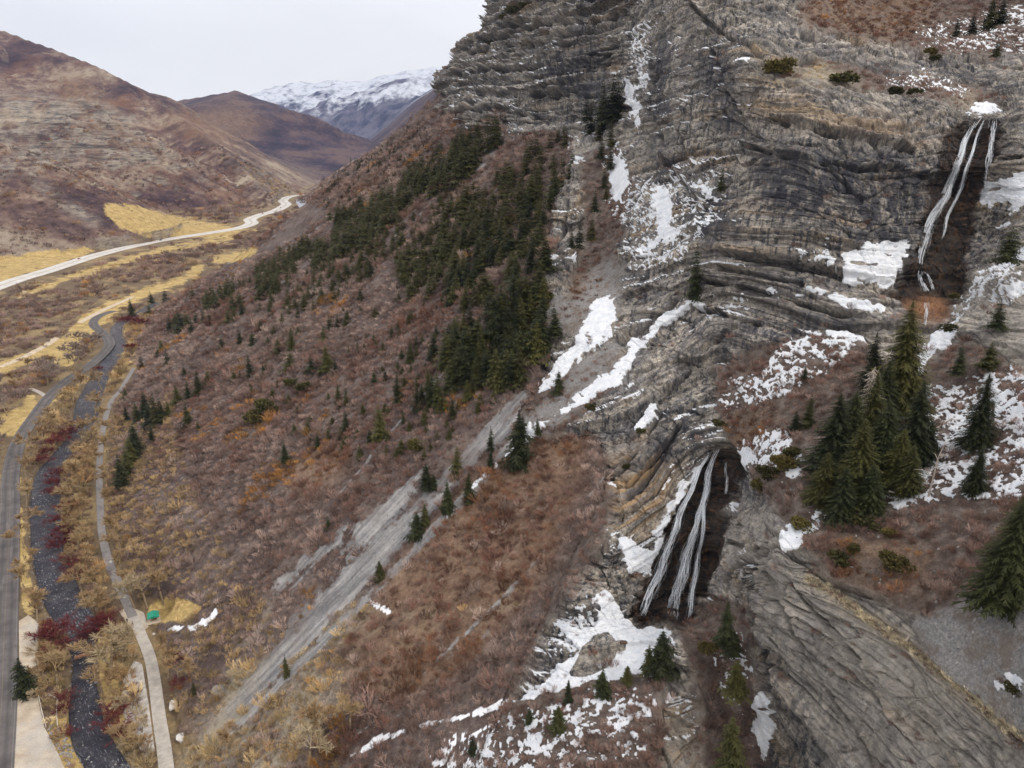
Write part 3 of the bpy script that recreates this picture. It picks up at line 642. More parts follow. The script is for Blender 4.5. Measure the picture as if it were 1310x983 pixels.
# leave out what the cliffs cover
covered = (samp(blur(raster(HF_POLY), 2), gpx, gpy) > .95) & (samp(MH, gpx, gpy) > .985) & (YY < 3000) & (W > 0)
deep = samp(blur(raster(HF_POLY), 30), gpx, gpy) > .97
lt = np.exp(samp(LOGT.astype(np.float32), gpx, gpy)); front = (samp(MH, gpx, gpy) > .6) & (gdep < lt * 1.03 + .3) & (YY < 1200) & (W > 0) & (gpy < 1125) & (gpx > 562)
hidden = (covered & deep) | front
idx = np.arange(ny * nu if False else YY.size).reshape(YY.shape)
q = np.stack([idx[:-1,:-1], idx[:-1,1:], idx[1:,1:], idx[1:,:-1]], -1).reshape(-1, 4)
q = q[~hidden.ravel()[q].all(1)]
def cut(name, qq):
    used = np.zeros(YY.size, bool); used[qq.ravel()] = True; ren = np.cumsum(used) - 1
    at_ = {k: np.asarray(v, float).ravel()[used] for k, v in GROUND_COVER.items()}
    at_['fall'] = ufall.ravel()[used]; at_['across'] = W.ravel()[used]
    me = mesh_np(name, G.reshape(-1, 3)[used], ren[qq], None, at_, smooth=True)
    o = put(bpy.data.objects.new(name, me)); tag(o, kind='structure'); return o
yq = YY.ravel()[q[:, 0]]
ground = cut('ground', q[yq < 2750]); mountains = cut('mountains', q[yq >= 2750])
# a lookup of the ground by world position
lu, lyl = uu, np.log(yy)
def gz(x, y):
    """height of the built ground at x, y"""
    u = np.clip(np.interp(x / y, uu, np.arange(len(uu))), 0, len(uu) - 1.001); v = np.clip(np.interp(np.log(y), lyl, np.arange(ny)), 0, ny - 1.001)
    i, j = np.asarray(u).astype(int), np.asarray(v).astype(int); fu, fv = u - i, v - j
    return (ZZ[j,i]*(1-fu)+ZZ[j,i+1]*fu)*(1-fv)+(ZZ[j+1,i]*(1-fu)+ZZ[j+1,i+1]*fu)*fv
def gcover(A, x, y):
    i = np.clip(np.round(np.interp(x / y, uu, np.arange(len(uu)))).astype(int), 0, len(uu)-1); j = np.clip(np.round(np.interp(np.log(y), lyl, np.arange(ny))).astype(int), 0, ny-1)
    return A[j, i]
def ground_at(px, py):
    """point of the ground seen through a pixel"""
    px, py = np.atleast_1d(np.asarray(px, float)), np.atleast_1d(np.asarray(py, float))
    d = pdir(px, py); tt = np.geomspace(70, 6000, 700)
    out = np.zeros((len(px), 3))
    for n in range(len(px)):
        p = EYE + d[n] * tt[:, None]; b = np.nonzero(p[:, 2] < gz(p[:, 0], np.maximum(p[:, 1], 53)))[0]
        k = b[0] if len(b) else len(tt) - 1
        lo, hi = tt[max(k-1, 0)], tt[k]
        for _ in range(14):
            m = .5 * (lo + hi); pm = EYE + d[n] * m
            if pm[2] < gz(pm[0], pm[1]): hi = m
            else: lo = m
        p = EYE + d[n] * hi; p[2] = gz(p[0], p[1]); out[n] = p
    return out
def place(px, py):
    """the land seen through a pixel: cliff where the cliff is, else the ground"""
    g = ground_at(px, py)[0]
    c = int(round((px - cx[0]) / step)); r = int(round((py - cy[0]) / step))
    if 0 <= c < nc and 0 <= r < nr and CLIFF_KEEP[r, c]:
        k = CLIFF_P[r, c]
        if np.linalg.norm(k - EYE) < np.linalg.norm(g - EYE): return k.copy()
    return g
# ------------------------------------------------------------------ rock and ground materials
def rock_colour(t, bed, hor, pos):
    """layered limestone: beds of differing grey and ochre, stains running down, fine grain"""
    v = t.xyz(t.math('MULTIPLY', hor, .09), t.math('MULTIPLY', hor, .05), bed)
    n1 = t.noise(v, .30, 7, .72); n1 = t.math('ADD', t.math('MULTIPLY', n1, t.attr('lay')), t.math('MULTIPLY', t.noise(t.scale(pos, .22), 1.0, 7, .7), t.math('SUBTRACT', 1.0, t.attr('lay')))); big = t.noise(t.scale(pos, .05), 1.0, 6, .65)
    c = t.ramp(t.math('ADD', t.math('MULTIPLY', n1, .55), t.math('MULTIPLY', big, .45)), [(.36, (.075,.072,.078)), (.44, (.20,.185,.178)), (.50, (.37,.325,.27)), (.55, (.18,.165,.163)), (.63, (.50,.44,.355))])
    n0 = t.noise(t.xyz(t.math('MULTIPLY', hor, .008), 0.0, t.math('MULTIPLY', bed, .11)), 1.0, 4, .6)
    c = t.mix(t.math('MULTIPLY', t.attr('lay'), .9), c, t.mix(1.0, c, t.ramp(n0, [(.36, .52), (.47, 1.0), (.53, .72), (.62, 1.35)]), 'MULTIPLY'))
    och = t.noise(t.xyz(t.math('MULTIPLY', hor, .035), t.math('MULTIPLY', hor, .02), t.math('MULTIPLY', bed, .16)), 1.0, 6, .7)
    c = t.mix(t.rng(och, .52, .68, 0, .75), c, (.33,.225,.125))
    st = t.noise(t.scale(pos, (.8, .8, .05)), 1.0, 6, .65); zone = t.noise(t.scale(pos, .03), 1.0, 3, .5)
    c = t.mix(t.math('MULTIPLY', t.rng(st, .46, .62), t.rng(zone, .40, .58, .25, .95)), c, (.045,.046,.055))
    c = t.mix(t.rng(t.noise(t.scale(pos, .30), 1.0, 6, .75), .54, .72, 0, .6), c, (.44,.41,.37))
    # fractures: blocks broken along the beds
    wv = t.noise(t.scale(pos, .5), 1.0, 4, .6)
    for sx, sb, dk in ((.16, .34, .55), (.55, .95, .72)):
        e = t.voro(t.xyz(t.math('ADD', t.math('MULTIPLY', hor, sx), t.math('MULTIPLY', wv, .5)), t.math('ADD', t.math('MULTIPLY', bed, sb), t.math('MULTIPLY', wv, .9)), 0.0), 1.0, 'DISTANCE_TO_EDGE')
        c = t.mix(1.0, c, t.ramp(e.outputs['Distance'], [(0, dk), (.05, .95), (.12, 1.0)]), 'MULTIPLY')
        b_ = t.voro(t.xyz(t.math('ADD', t.math('MULTIPLY', hor, sx), t.math('MULTIPLY', wv, .5)), t.math('ADD', t.math('MULTIPLY', bed, sb), t.math('MULTIPLY', wv, .9)), 0.0), 1.0)
        c = t.mix(1.0, c, t.ramp(b_.outputs['Color'], [(.1, .86), (.9, 1.16)]), 'MULTIPLY')
    fine = t.noise(pos, 1.1, 9, .78)
    c = t.mix(1.0, c, t.ramp(fine, [(.28, .58), (.5, 1.05), (.72, 1.55)]), 'MULTIPLY')
    return c, fine
def m_cliff():
    t = NT('layered_rock'); p = t.pos(); A = t.attr
    c, fine = rock_colour(t, A('bed'), A('hor'), p)
    c = t.mix(t.math('MULTIPLY', A('tan'), t.rng(t.noise(t.xyz(t.math('MULTIPLY', A('hor'), .06), 0.0, A('bed')), .5, 5, .6), .4, .62)), c, (.36,.235,.125))
    c = t.mix(t.math('MULTIPLY', A('crack'), .95), c, (.024,.022,.023))  # near-black cracks, including the painted shadow of the ledge cuts
    c = t.mix(t.math('MULTIPLY', A('stain'), t.rng(t.noise(t.scale(p, (.30, .30, .05)), 1.0, 6, .65), .36, .58, .1, .9)), c, (.036,.036,.045))
    c = t.mix(t.math('MULTIPLY', A('pale'), t.rng(t.noise(t.scale(p, .12), 1.0, 6, .7), .3, .65, .15, .75)), c, t.mix(1.0, (.35,.315,.275), t.ramp(fine, [(.25, .5), (.5, 1.0), (.75, 1.4)]), 'MULTIPLY'))
    # earth and dead brush
    n = t.noise(p, .35, 6, .65); nf = t.noise(p, 2.2, 6, .75)
    soil = t.ramp(n, [(.3, (.055,.037,.030)), (.5, (.115,.085,.07)), (.65, (.18,.145,.125)), (.8, (.09,.055,.038))])
    soil = t.mix(t.math('MULTIPLY', A('red'), t.rng(t.noise(p, .18, 6, .7), .35, .65, .1, .75)), soil, t.ramp(n, [(.3, (.10,.058,.034)), (.55, (.185,.11,.062)), (.75, (.25,.17,.10))]))
    soil = t.mix(1.0, soil, t.ramp(nf, [(.25, .45), (.5, 1.0), (.75, 1.6)]), 'MULTIPLY')
    c = t.mix(A('soil'), c, soil); c = t.mix(t.math('MULTIPLY', A('grass'), t.rng(nf, .3, .6, .2, .9)), c, t.mix(t.rng(n, .4, .6), (.36,.285,.18), (.48,.41,.29)))
    pebble = t.voro(p, 3.2); sc_c = t.ramp(pebble.outputs['Color'], [(0, (.15,.145,.145)), (.6, (.235,.225,.22)), (1, (.31,.295,.28))]); sc_c = t.mix(1.0, sc_c, t.ramp(nf, [(.25, .6), (.5, 1.0), (.75, 1.4)]), 'MULTIPLY')
    sc_c = t.mix(t.rng(t.noise(p, .22, 6, .7), .46, .62, 0, .75), sc_c, (.13,.095,.072))
    c = t.mix(t.math('MULTIPLY', A('scree'), .85), c, sc_c)
    dry = c
    wet = t.ramp(t.noise(t.scale(p, (.8,.8,.12)), 1.0, 6, .65), [(.36, (.006,.005,.005)), (.52, (.016,.011,.009)), (.62, (.075,.032,.010)), (.74, (.17,.115,.075))])
    wet = t.mix(t.rng(t.noise(t.scale(p, (.45,.45,.10)), 1.0, 6, .7), .42, .62, .05, .8), wet, t.mix(1.0, dry, (.22,.175,.145), 'MULTIPLY')); c = t.mix(A('wet'), c, wet); c = t.mix(A('orange'), c, t.ramp(nf, [(.3, (.09,.035,.016)), (.5, (.22,.10,.045)), (.7, (.33,.21,.13))]))
    sn = t.math('ADD', A('snow'), t.rng(nf, .2, .8, -.35, .35, False))
    s = t.rng(sn, .28, .72); c = t.mix(s, c, t.mix(t.rng(t.noise(p, .5, 5, .65), .35, .65), (.62,.64,.68), (.76,.76,.78))); t.color(c)
    t.put(t.b.inputs['Roughness'], t.rng(A('wet'), 0, 1, .9, .35))
    h = t.math('ADD', t.math('MULTIPLY', fine, 1.0), t.math('MULTIPLY', t.noise(p, 5.0, 4, .7), .35)); t.bump(h, .55)
    return t.m
def m_ground():
    t = NT('hillside_earth'); p = t.pos(); A = t.attr
    n = t.noise(p, .05, 8, .7); nf = t.noise(p, .8, 6, .75); nb = t.noise(t.scale(p, .006), 1.0, 7, .65)
    br = t.ramp(n, [(.28, (.045,.030,.027)), (.45, (.085,.060,.052)), (.58, (.13,.098,.085)), (.74, (.07,.044,.032))])
    # the opposite mountains: pale stony ribs between brush-filled hollows
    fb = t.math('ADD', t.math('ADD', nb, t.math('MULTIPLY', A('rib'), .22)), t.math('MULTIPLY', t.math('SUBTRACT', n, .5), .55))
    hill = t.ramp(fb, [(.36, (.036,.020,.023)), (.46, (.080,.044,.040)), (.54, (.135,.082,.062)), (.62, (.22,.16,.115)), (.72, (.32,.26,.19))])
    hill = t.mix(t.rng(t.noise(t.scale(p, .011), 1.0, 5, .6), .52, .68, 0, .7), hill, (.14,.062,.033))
    purple = t.ramp(fb, [(.36, (.020,.014,.028)), (.5, (.048,.029,.040)), (.64, (.105,.066,.058))]); hill = t.mix(A('farness'), hill, purple); hill = t.mix(A('haze_blue'), hill, t.ramp(fb, [(.38, (.022,.026,.052)), (.5, (.055,.052,.088)), (.62, (.12,.11,.14))]))  # farthest slopes: the blue of distance haze is painted into their colour
    yq = t.n('ShaderNodeSeparateXYZ'); t.l(p, yq.inputs[0])
    br = t.mix(t.rng(yq.outputs[1], 800, 1300), br, hill)
    br = t.mix(t.math('MULTIPLY', A('red'), .7), br, t.ramp(n, [(.3, (.10,.058,.036)), (.55, (.19,.115,.07)), (.75, (.25,.17,.105))]))
    gr = t.ramp(t.noise(p, .12, 7, .7), [(.3, (.19,.13,.05)), (.5, (.36,.25,.095)), (.7, (.50,.37,.165))])
    val = t.mix(t.rng(t.noise(p, .03, 6, .65), .45, .6), (.12,.082,.045), (.25,.175,.08))
    br = t.mix(t.math('MULTIPLY', A('valley'), .85), br, val)
    br = t.mix(t.math('MULTIPLY', A('pale'), t.rng(n, .35, .65, .1, .8)), br, (.34,.29,.21))
    gm_ = t.rng(t.math('ADD', A('grass'), t.rng(t.noise(p, .06, 6, .65), .3, .7, -.3, .3, False)), .35, .65); br = t.mix(gm_, br, gr)
    st = t.noise(t.xyz(t.math('MULTIPLY', A('fall'), .5), t.math('MULTIPLY', A('across'), .03), 0.0), 1.0, 7, .7)
    vor = t.voro(p, 1.3); sc_c = t.ramp(st, [(.36, (.085,.082,.088)), (.5, (.19,.182,.182)), (.64, (.33,.315,.30))])
    sc_c = t.mix(.14, sc_c, t.ramp(vor.outputs['Color'], [(0, (.08,.08,.085)), (1, (.5,.48,.45))]))
    c = t.mix(t.rng(t.math('ADD', A('scree'), t.rng(nf, .3, .7, -.18, .18, False)), .25, .7), br, t.mix(t.rng(n, .45, .65, 0, .5), sc_c, br))
    rk = t.noise(t.scale(p, (.012,.012,.11)), 1.0, 8, .75); rc = t.ramp(rk, [(.36, (.035,.030,.032)), (.46, (.13,.11,.095)), (.54, (.32,.27,.21)), (.60, (.09,.075,.068)), (.70, (.36,.30,.23))])
    c = t.mix(t.math('MULTIPLY', A('rock'), t.rng(t.noise(t.scale(p, .02), 1.0, 6, .7), .38, .58, .1, .95)), c, rc)
    c = t.mix(t.rng(A('scree'), 0, 1, 1.0, .45), c, t.mix(1.0, c, t.ramp(nf, [(.25, .5), (.5, 1.0), (.75, 1.55)]), 'MULTIPLY'))
    sn = t.math('ADD', A('snow'), t.rng(nf, .2, .8, -.3, .3, False)); c = t.mix(t.rng(sn, .28, .72), c, (.74,.745,.77))
    du = t.math('ADD', A('dust'), t.rng(t.noise(t.scale(p, .012), 1.0, 7, .7), .3, .7, -.45, .45, False)); c = t.mix(t.math('MULTIPLY', t.rng(du, .25, .95), t.math('MULTIPLY', t.rng(A('dust'), 0, .15), .6)), c, (.80,.82,.86))
    t.color(c); t.bump(nf, .5); return t.m
cliff.data.materials.append(m_cliff()); gm = m_ground()
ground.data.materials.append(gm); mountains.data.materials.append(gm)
# ------------------------------------------------------------------ roads, path, creek
def sheet(name, L, lift, mat, grow=0.0, cols=5, sub=12, kind='structure', edge=.5):
    C, N, Wd = ribbon_pts(L, sub); off = np.linspace(-1, 1, cols)
    V = np.stack([np.c_[C + N * ((Wd + grow) * o)[:, None], zv(C[:,1]) + lift] for o in off], 1)
    n, m = V.shape[:2]
    L_ = np.r_[0, np.cumsum(np.linalg.norm(np.diff(C, axis=0), axis=1))]
    lat = np.repeat((off[None, :] * (Wd + grow)[:, None])[..., None], 1, -1)[..., 0]; lon = np.repeat(L_[:, None], m, 1)
    # shoulders folded down into the earth
    a = V[:, :1].copy(); b = V[:, -1:].copy(); a[..., 2] -= edge; b[..., 2] -= edge
    V = np.concatenate([a, V, b], 1); lat = np.concatenate([lat[:, :1], lat, lat[:, -1:]], 1); lon = np.concatenate([lon[:, :1], lon, lon[:, -1:]], 1); m += 2
    i = np.arange(n * m).reshape(n, m); q = np.stack([i[:-1,:-1], i[:-1,1:], i[1:,1:], i[1:,:-1]], -1).reshape(-1, 4)
    me = mesh_np(name, V.reshape(-1, 3), q, mat, dict(lat=lat, lon=lon)); o = put(bpy.data.objects.new(name, me)); tag(o, kind=kind); return o
def m_asphalt():
    t = NT('worn_asphalt'); p = t.pos(); lat, lon = t.attr('lat'), t.attr('lon')
    c = t.ramp(t.noise(p, .15, 6, .65), [(.3, (.07,.06,.058)), (.7, (.13,.115,.11))])
    tr = t.math('ABSOLUTE', t.math('SUBTRACT', t.math('ABSOLUTE', lat), 1.9)); c = t.mix(t.rng(tr, .2, .9, .45, 0), c, (.052,.047,.046))
    c = t.mix(t.rng(t.noise(t.xyz(t.math('MULTIPLY', lat, .5), t.math('MULTIPLY', lon, .04), 0.0), 1, 4, .6), .55, .68, 0, .5), c, (.18,.16,.15))
    yl = t.math('LESS_THAN', t.math('ABSOLUTE', lat), .13); c = t.mix(t.math('MULTIPLY', yl, .10), c, (.42,.30,.08))
    wl = t.math('LESS_THAN', t.math('ABSOLUTE', t.math('SUBTRACT', t.math('ABSOLUTE', lat), 3.55)), .08); c = t.mix(t.math('MULTIPLY', wl, .12), c, (.6,.58,.54))
    t.color(c); return t.m
def m_concrete(joint=3.0, base=(.44,.40,.35)):
    t = NT('pale_concrete'); p = t.pos(); lon = t.attr('lon')
    c = t.mix(t.rng(t.noise(p, .5, 6, .7), .3, .7), tuple(v * .78 for v in base), tuple(v * 1.12 for v in base))
    j = t.math('LESS_THAN', t.math('FRACT', t.math('DIVIDE', lon, joint)), .05); c = t.mix(t.math('MULTIPLY', j, .5), c, (.2,.18,.16))
    t.color(c); return t.m
def m_highway():
    t = NT('highway_concrete'); p = t.pos(); lat, lon = t.attr('lat'), t.attr('lon')
    c = t.mix(t.rng(t.noise(p, .08, 5, .6), .3, .7), (.42,.39,.36), (.56,.53,.49))
    al = t.math('ABSOLUTE', lat)
    c = t.mix(t.rng(al, 10.4, 10.8, 0, .55), c, (.42,.35,.27)); c = t.mix(t.rng(al, 1.6, 1.2, 0, .8), c, (.34,.28,.2))
    wear = t.math('ABSOLUTE', t.math('SUBTRACT', t.math('MODULO', t.math('ADD', al, .2), 3.7), 1.85)); c = t.mix(t.rng(wear, .3, 1.2, .3, 0), c, (.33,.31,.29))
    dash = t.math('MULTIPLY', t.math('LESS_THAN', t.math('ABSOLUTE', t.math('SUBTRACT', al, 5.6)), .14), t.math('LESS_THAN', t.math('MODULO', lon, 12.0), 4.0)); c = t.mix(dash, c, (.8,.8,.78))
    e = t.math('LESS_THAN', t.math('ABSOLUTE', t.math('SUBTRACT', al, 9.6)), .12); c = t.mix(e, c, (.75,.75,.72))
    t.color(c); return t.m
def m_creek():
    t = NT('creek_water'); p = t.pos(); lat, lon = t.attr('lat'), t.attr('lon')
    n = t.noise(t.xyz(t.math('MULTIPLY', lat, 2.2), t.math('MULTIPLY', lon, .45), 0.0), 1, 6, .65, .4)
    bed = t.ramp(t.noise(p, .25, 6, .65), [(.3, (.014,.014,.024)), (.5, (.034,.033,.045)), (.7, (.09,.083,.088))])
    foam = t.rng(t.math('ADD', n, t.math('MULTIPLY', t.noise(p, .04, 4, .6), .35)), .72, .92, 0, .55); c = t.mix(foam, bed, (.6,.62,.66)); t.color(c)
    t.b.inputs['Roughness'].default_value = .16; t.b.inputs['Specular IOR Level'].default_value = .45; t.bump(t.math('ADD', n, t.math('MULTIPLY', t.noise(p, 2.2, 4, .6), .5)), .9); return t.m
road = sheet('road', ROAD, .13, m_asphalt(), cols=3)
sheet('side_road', SPUR_PATH, .10, m_concrete(40, (.36,.31,.27)), cols=3)
sheet('footpath', PATH, .12, m_concrete(3.0, (.37,.33,.285)), cols=3)
sheet('upper_footpath', PATH2, .11, m_concrete(60.0, (.20,.18,.17)), cols=3)
sheet('highway', HIGHWAY, .25, m_highway(), cols=3, edge=1.2)
sheet('dirt_track', DIRT, .05, simple('pale_dirt', (.36,.28,.2), (.52,.43,.32), .4), cols=3, edge=.25)
creek = sheet('creek', [q for q in RIVERC if q[1] > 380], -1.25, m_creek(), grow=1.3, cols=7)
sheet('far_creek', [(300,336,5),(340,320,9),(368,304,14),(380,293,26),(392,281,30),(398,270,24),(388,261,16),(384,256,12)], .3, simple('pale_shallows', (.20,.215,.25), (.34,.345,.37), .05, .35), cols=5)
# the gravel pull-in beside the road
def flat_poly(name, pl, lift, mat, dens=1):
    A = onfloor(*np.array(pl, float).T); A[:, 2] += lift; n = len(A); lo = A.copy(); lo[:, 2] -= .5
    me = bpy.data.meshes.new(name); me.from_pydata([tuple(v) for v in np.r_[A, lo]], [], [tuple(range(n))] + [(i, (i+1) % n, n + (i+1) % n, n + i) for i in range(n)])
    me.materials.append(mat); o = put(bpy.data.objects.new(name, me)); tag(o, kind='structure'); return o
def m_gravel():
    t = NT('pale_gravel'); p = t.pos()
    c = t.mix(t.rng(t.noise(p, .2, 6, .65), .35, .65), (.33,.265,.195), (.46,.385,.295)); c = t.mix(t.rng(t.noise(p, .06, 4, .6), .45, .6, 0, .6), c, (.36,.335,.31))
    c = t.mix(1.0, c, t.ramp(t.noise(p, 2.5, 5, .7), [(.3, .8), (.7, 1.15)]), 'MULTIPLY'); t.color(c); return t.m
mg = m_gravel()
flat_poly('gravel_lot', [(16,1060),(17,960),(20,893),(49,893),(57,931),(71,957),(86,990),(100,1060)], .06, mg)
flat_poly('roadside_parking', [(25,865),(24,795),(36,787),(49,797),(49,850)], .05, mg)
flat_poly('path_plaza', [(152,782),(166,776),(184,784),(190,802),(178,812),(166,803)], .06, mg)
flat_poly('creekside_gravel', [(158,870),(172,845),(182,850),(190,900),(198,960),(184,970),(166,930),(156,910)], .04, simple('grey_gravel', (.26,.235,.21), (.46,.42,.38), .5))

# ------------------------------------------------------------------ the waterfalls
def m_fall():
    t = NT('falling_water'); u, v = t.attr('u'), t.attr('v')
    n = t.noise(t.xyz(t.math('MULTIPLY', u, t.attr('freq')), t.math('MULTIPLY', v, .085), t.attr('seed')), 1, 6, .65, .3)
    edge = t.rng(t.math('ABSOLUTE', u), .0, 1.0, 1.0, 0.0)
    e_ = t.attr('end'); a = t.rng(t.math('ADD', n, t.math('ADD', t.math('MULTIPLY', t.math('SUBTRACT', edge, .55), .42), t.math('MULTIPLY', t.math('SUBTRACT', e_, 1.0), .8))), .34, .66, .0, .85); a = t.math('MULTIPLY', a, t.attr('body'))
    t.color(t.mix(t.rng(n, .4, .7), (.50,.53,.58), (.92,.93,.95))); t.b.inputs['Roughness'].default_value = .45
    t.put(t.b.inputs['Alpha'], a); return t.m
FALLM = m_fall()
def strand(path, parent, lift=.7, name='stream', seed=0.0, dens=1.0, grow=1.0):
    """one stream of falling water: scores of thin threads that start, spread, break and end along its course"""
    r = np.random.default_rng(int(seed * 31) + 5)
    A = np.array(path, float); s = np.r_[0, np.cumsum(np.hypot(*np.diff(A[:, :2], axis=0).T))]
    n = max(10, int(s[-1] / 1.5)); k = np.linspace(0, s[-1], n)
    x, y, wd = [np.interp(k, s, A[:, c]) for c in range(3)]
    x = x + .9 * np.sin(k / 9.0 + seed); sm = np.ones(5) / 5; x = np.convolve(np.pad(x, 2, 'edge'), sm, 'valid'); wd = np.convolve(np.pad(wd, 2, 'edge'), sm, 'valid') * grow
    dep = np.array([proj(cliff_at(a, b))[2] for a, b in zip(x, y)]); dep = np.min([np.roll(np.pad(dep, 3, 'edge'), q)[3:-3] for q in (-3,-2,-1,0,1,2,3)], 0); dep = np.convolve(np.pad(dep, 4, 'edge'), np.ones(9) / 9, 'valid') - lift * 2.2
    V, Q, at_u, at_v, at_s, at_e = [], [], [], [], [], []; at_b = []; base = 0
    nt_ = int((12 + 5.2 * wd.mean()) * dens * max(1, s[-1] / 90.))
    for j in range(nt_):
        L = r.uniform(.12, .55); a0 = r.uniform(-.12, 1 - L * .6); i0, i1 = int(max(0, a0) * (n - 1)), int(min(1, a0 + L) * (n - 1))
        if i1 - i0 < 4: continue
        ii = np.arange(i0, i1 + 1); f = (ii - i0) / (i1 - i0); u0 = np.clip(r.normal(0, .5), -1.25, 1.25); u = u0 * (.8 + .35 * f) + .10 * np.sin(ii * .35 + j)
        hw = r.uniform(.35, 1.1) * (.35 if abs(u0) > .7 else 1) * np.sin(np.pi * np.clip(f * .9 + .07, 0, 1)) ** .6 * .5; dz = r.uniform(0, 1.1); wide = r.random() < .35; hw = hw * (3.2 if wide else 1); dz = dz + .5 * wide
        for q, sg in enumerate((-1, 0, 1)):
            V.append(EYE + pdir(x[ii] + u * wd[ii] + sg * hw, y[ii]) * (dep[ii] + dz + (.0 if sg == 0 else .12))[:, None])
        m = len(ii); idx = base + np.arange(3 * m).reshape(3, m)
        for q in (0, 1): Q.append(np.stack([idx[q, :-1], idx[q+1, :-1], idx[q+1, 1:], idx[q, 1:]], -1))
        for sg in (-1., 0., 1.): at_u.append(np.full(m, sg)); at_v.append(k[ii] * dep[ii] / F); at_s.append(np.full(m, seed * 3.7 + j * 1.3)); at_e.append(np.clip(np.minimum(f, 1 - f) * 5, 0, 1)); at_b.append(np.full(m, .42 if wide else 1.0))
        base += 3 * m
    me = mesh_np(name, np.concatenate(V), np.concatenate(Q), FALLM, dict(u=np.concatenate(at_u), v=np.concatenate(at_v), seed=np.concatenate(at_s), end=np.concatenate(at_e), freq=np.full(base, 1.2), body=np.concatenate(at_b)), smooth=True)
    return put(bpy.data.objects.new(name, me), parent)
def empty(name, loc=(0, 0, 0)):
    o = bpy.data.objects.new(name, None); o.empty_display_size = .5; o.location = loc; return put(o)
uf = tag(empty('waterfall'), 'tall thin upper waterfall sliding down a dark wet cleft in the high cliff', 'waterfall', 'waterfalls on the cliff')
strand([(1254,148,7),(1246,158,5),(1236,178,5),(1228,200,6),(1220,225,7),(1210,250,7.5),(1196,275,8),(1185,298,7),(1179,320,5.5),(1176,345,4.5),(1175,352,5)], uf, seed=1)
strand([(1262,150,4),(1252,170,3),(1240,205,3),(1230,240,3.5),(1214,275,3),(1204,310,2)], uf, seed=2)
strand([(1270,160,3),(1268,180,3),(1263,215,2.4),(1260,235,2)], uf, seed=6, grow=1.1)
strand([(1176,345,4),(1178,356,6),(1182,366,7),(1186,374,8)], uf, seed=3); strand([(1180,345,2),(1188,352,2.5),(1192,364,3),(1194,373,4)], uf, seed=4)
lf = tag(empty('waterfall'), 'lower waterfall falling in two parallel white strands beside the snowfield', 'waterfall', 'waterfalls on the cliff')
strand([(921,568,3),(914,582,4),(907,605,5),(902,630,5.5),(897,652,6),(886,685,7),(878,715,8),(870,745,9),(864,770,10),(860,798,11)], lf, seed=7)
strand([(908,578,3),(896,600,4),(884,628,5),(872,655,6),(862,685,7),(850,715,7.5),(838,745,8),(828,770,8),(820,792,8)], lf, seed=8)
strand([(902,630,2.5),(900,660,2.5),(898,690,2.5),(892,720,3),(886,760,4),(880,795,5)], lf, seed=9)
strand([(930,590,1.6),(930,612,1.6),(927,635,1.4)], lf, seed=10)
sf = tag(empty('waterfall'), 'small icy white cascade over an orange rock patch just below the tall thin waterfall', 'waterfall')
strand([(1186,385,3),(1185,395,3.4),(1184,408,3),(1182,420,4)], sf, seed=12)
ic = tag(empty('icicles'), 'grey frozen icicles hanging on the rock right of the tall thin waterfall', 'icicles')
strand([(1272,150,5),(1270,175,5),(1266,205,4),(1262,228,3)], ic, seed=14, name='ice'); strand([(1282,300,3),(1276,318,4),(1268,330,5)], ic, seed=15, name='ice')
# ------------------------------------------------------------------ plants
def m_needles(name, a, b, c):
    t = NT(name); p = t.n('ShaderNodeTexCoord').outputs['Object']; r = t.n('ShaderNodeObjectInfo').outputs['Random']
    q = t.attr('shade')
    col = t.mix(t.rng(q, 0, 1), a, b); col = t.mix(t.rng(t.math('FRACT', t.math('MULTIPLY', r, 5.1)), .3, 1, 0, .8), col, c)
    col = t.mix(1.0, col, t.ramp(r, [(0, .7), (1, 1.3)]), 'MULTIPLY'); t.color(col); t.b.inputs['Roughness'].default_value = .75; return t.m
FIR = m_needles('fir_needles', (.006,.009,.003), (.027,.031,.008), (.056,.050,.011))
OLIVE = m_needles('juniper_foliage', (.022,.022,.006), (.075,.066,.015), (.09,.066,.017))
BARK = simple('dark_bark', (.05,.036,.028), (.10,.08,.065), 3, coord='obj')
DEADWOOD = simple('weathered_deadwood', (.22,.18,.15), (.40,.34,.29), 4, coord='obj')
def tri_mesh(name, V, T, mat, shade=None):
    return mesh_np(name, np.array(V), None, mat, dict(shade=shade) if shade is not None else None, tris=np.array(T))
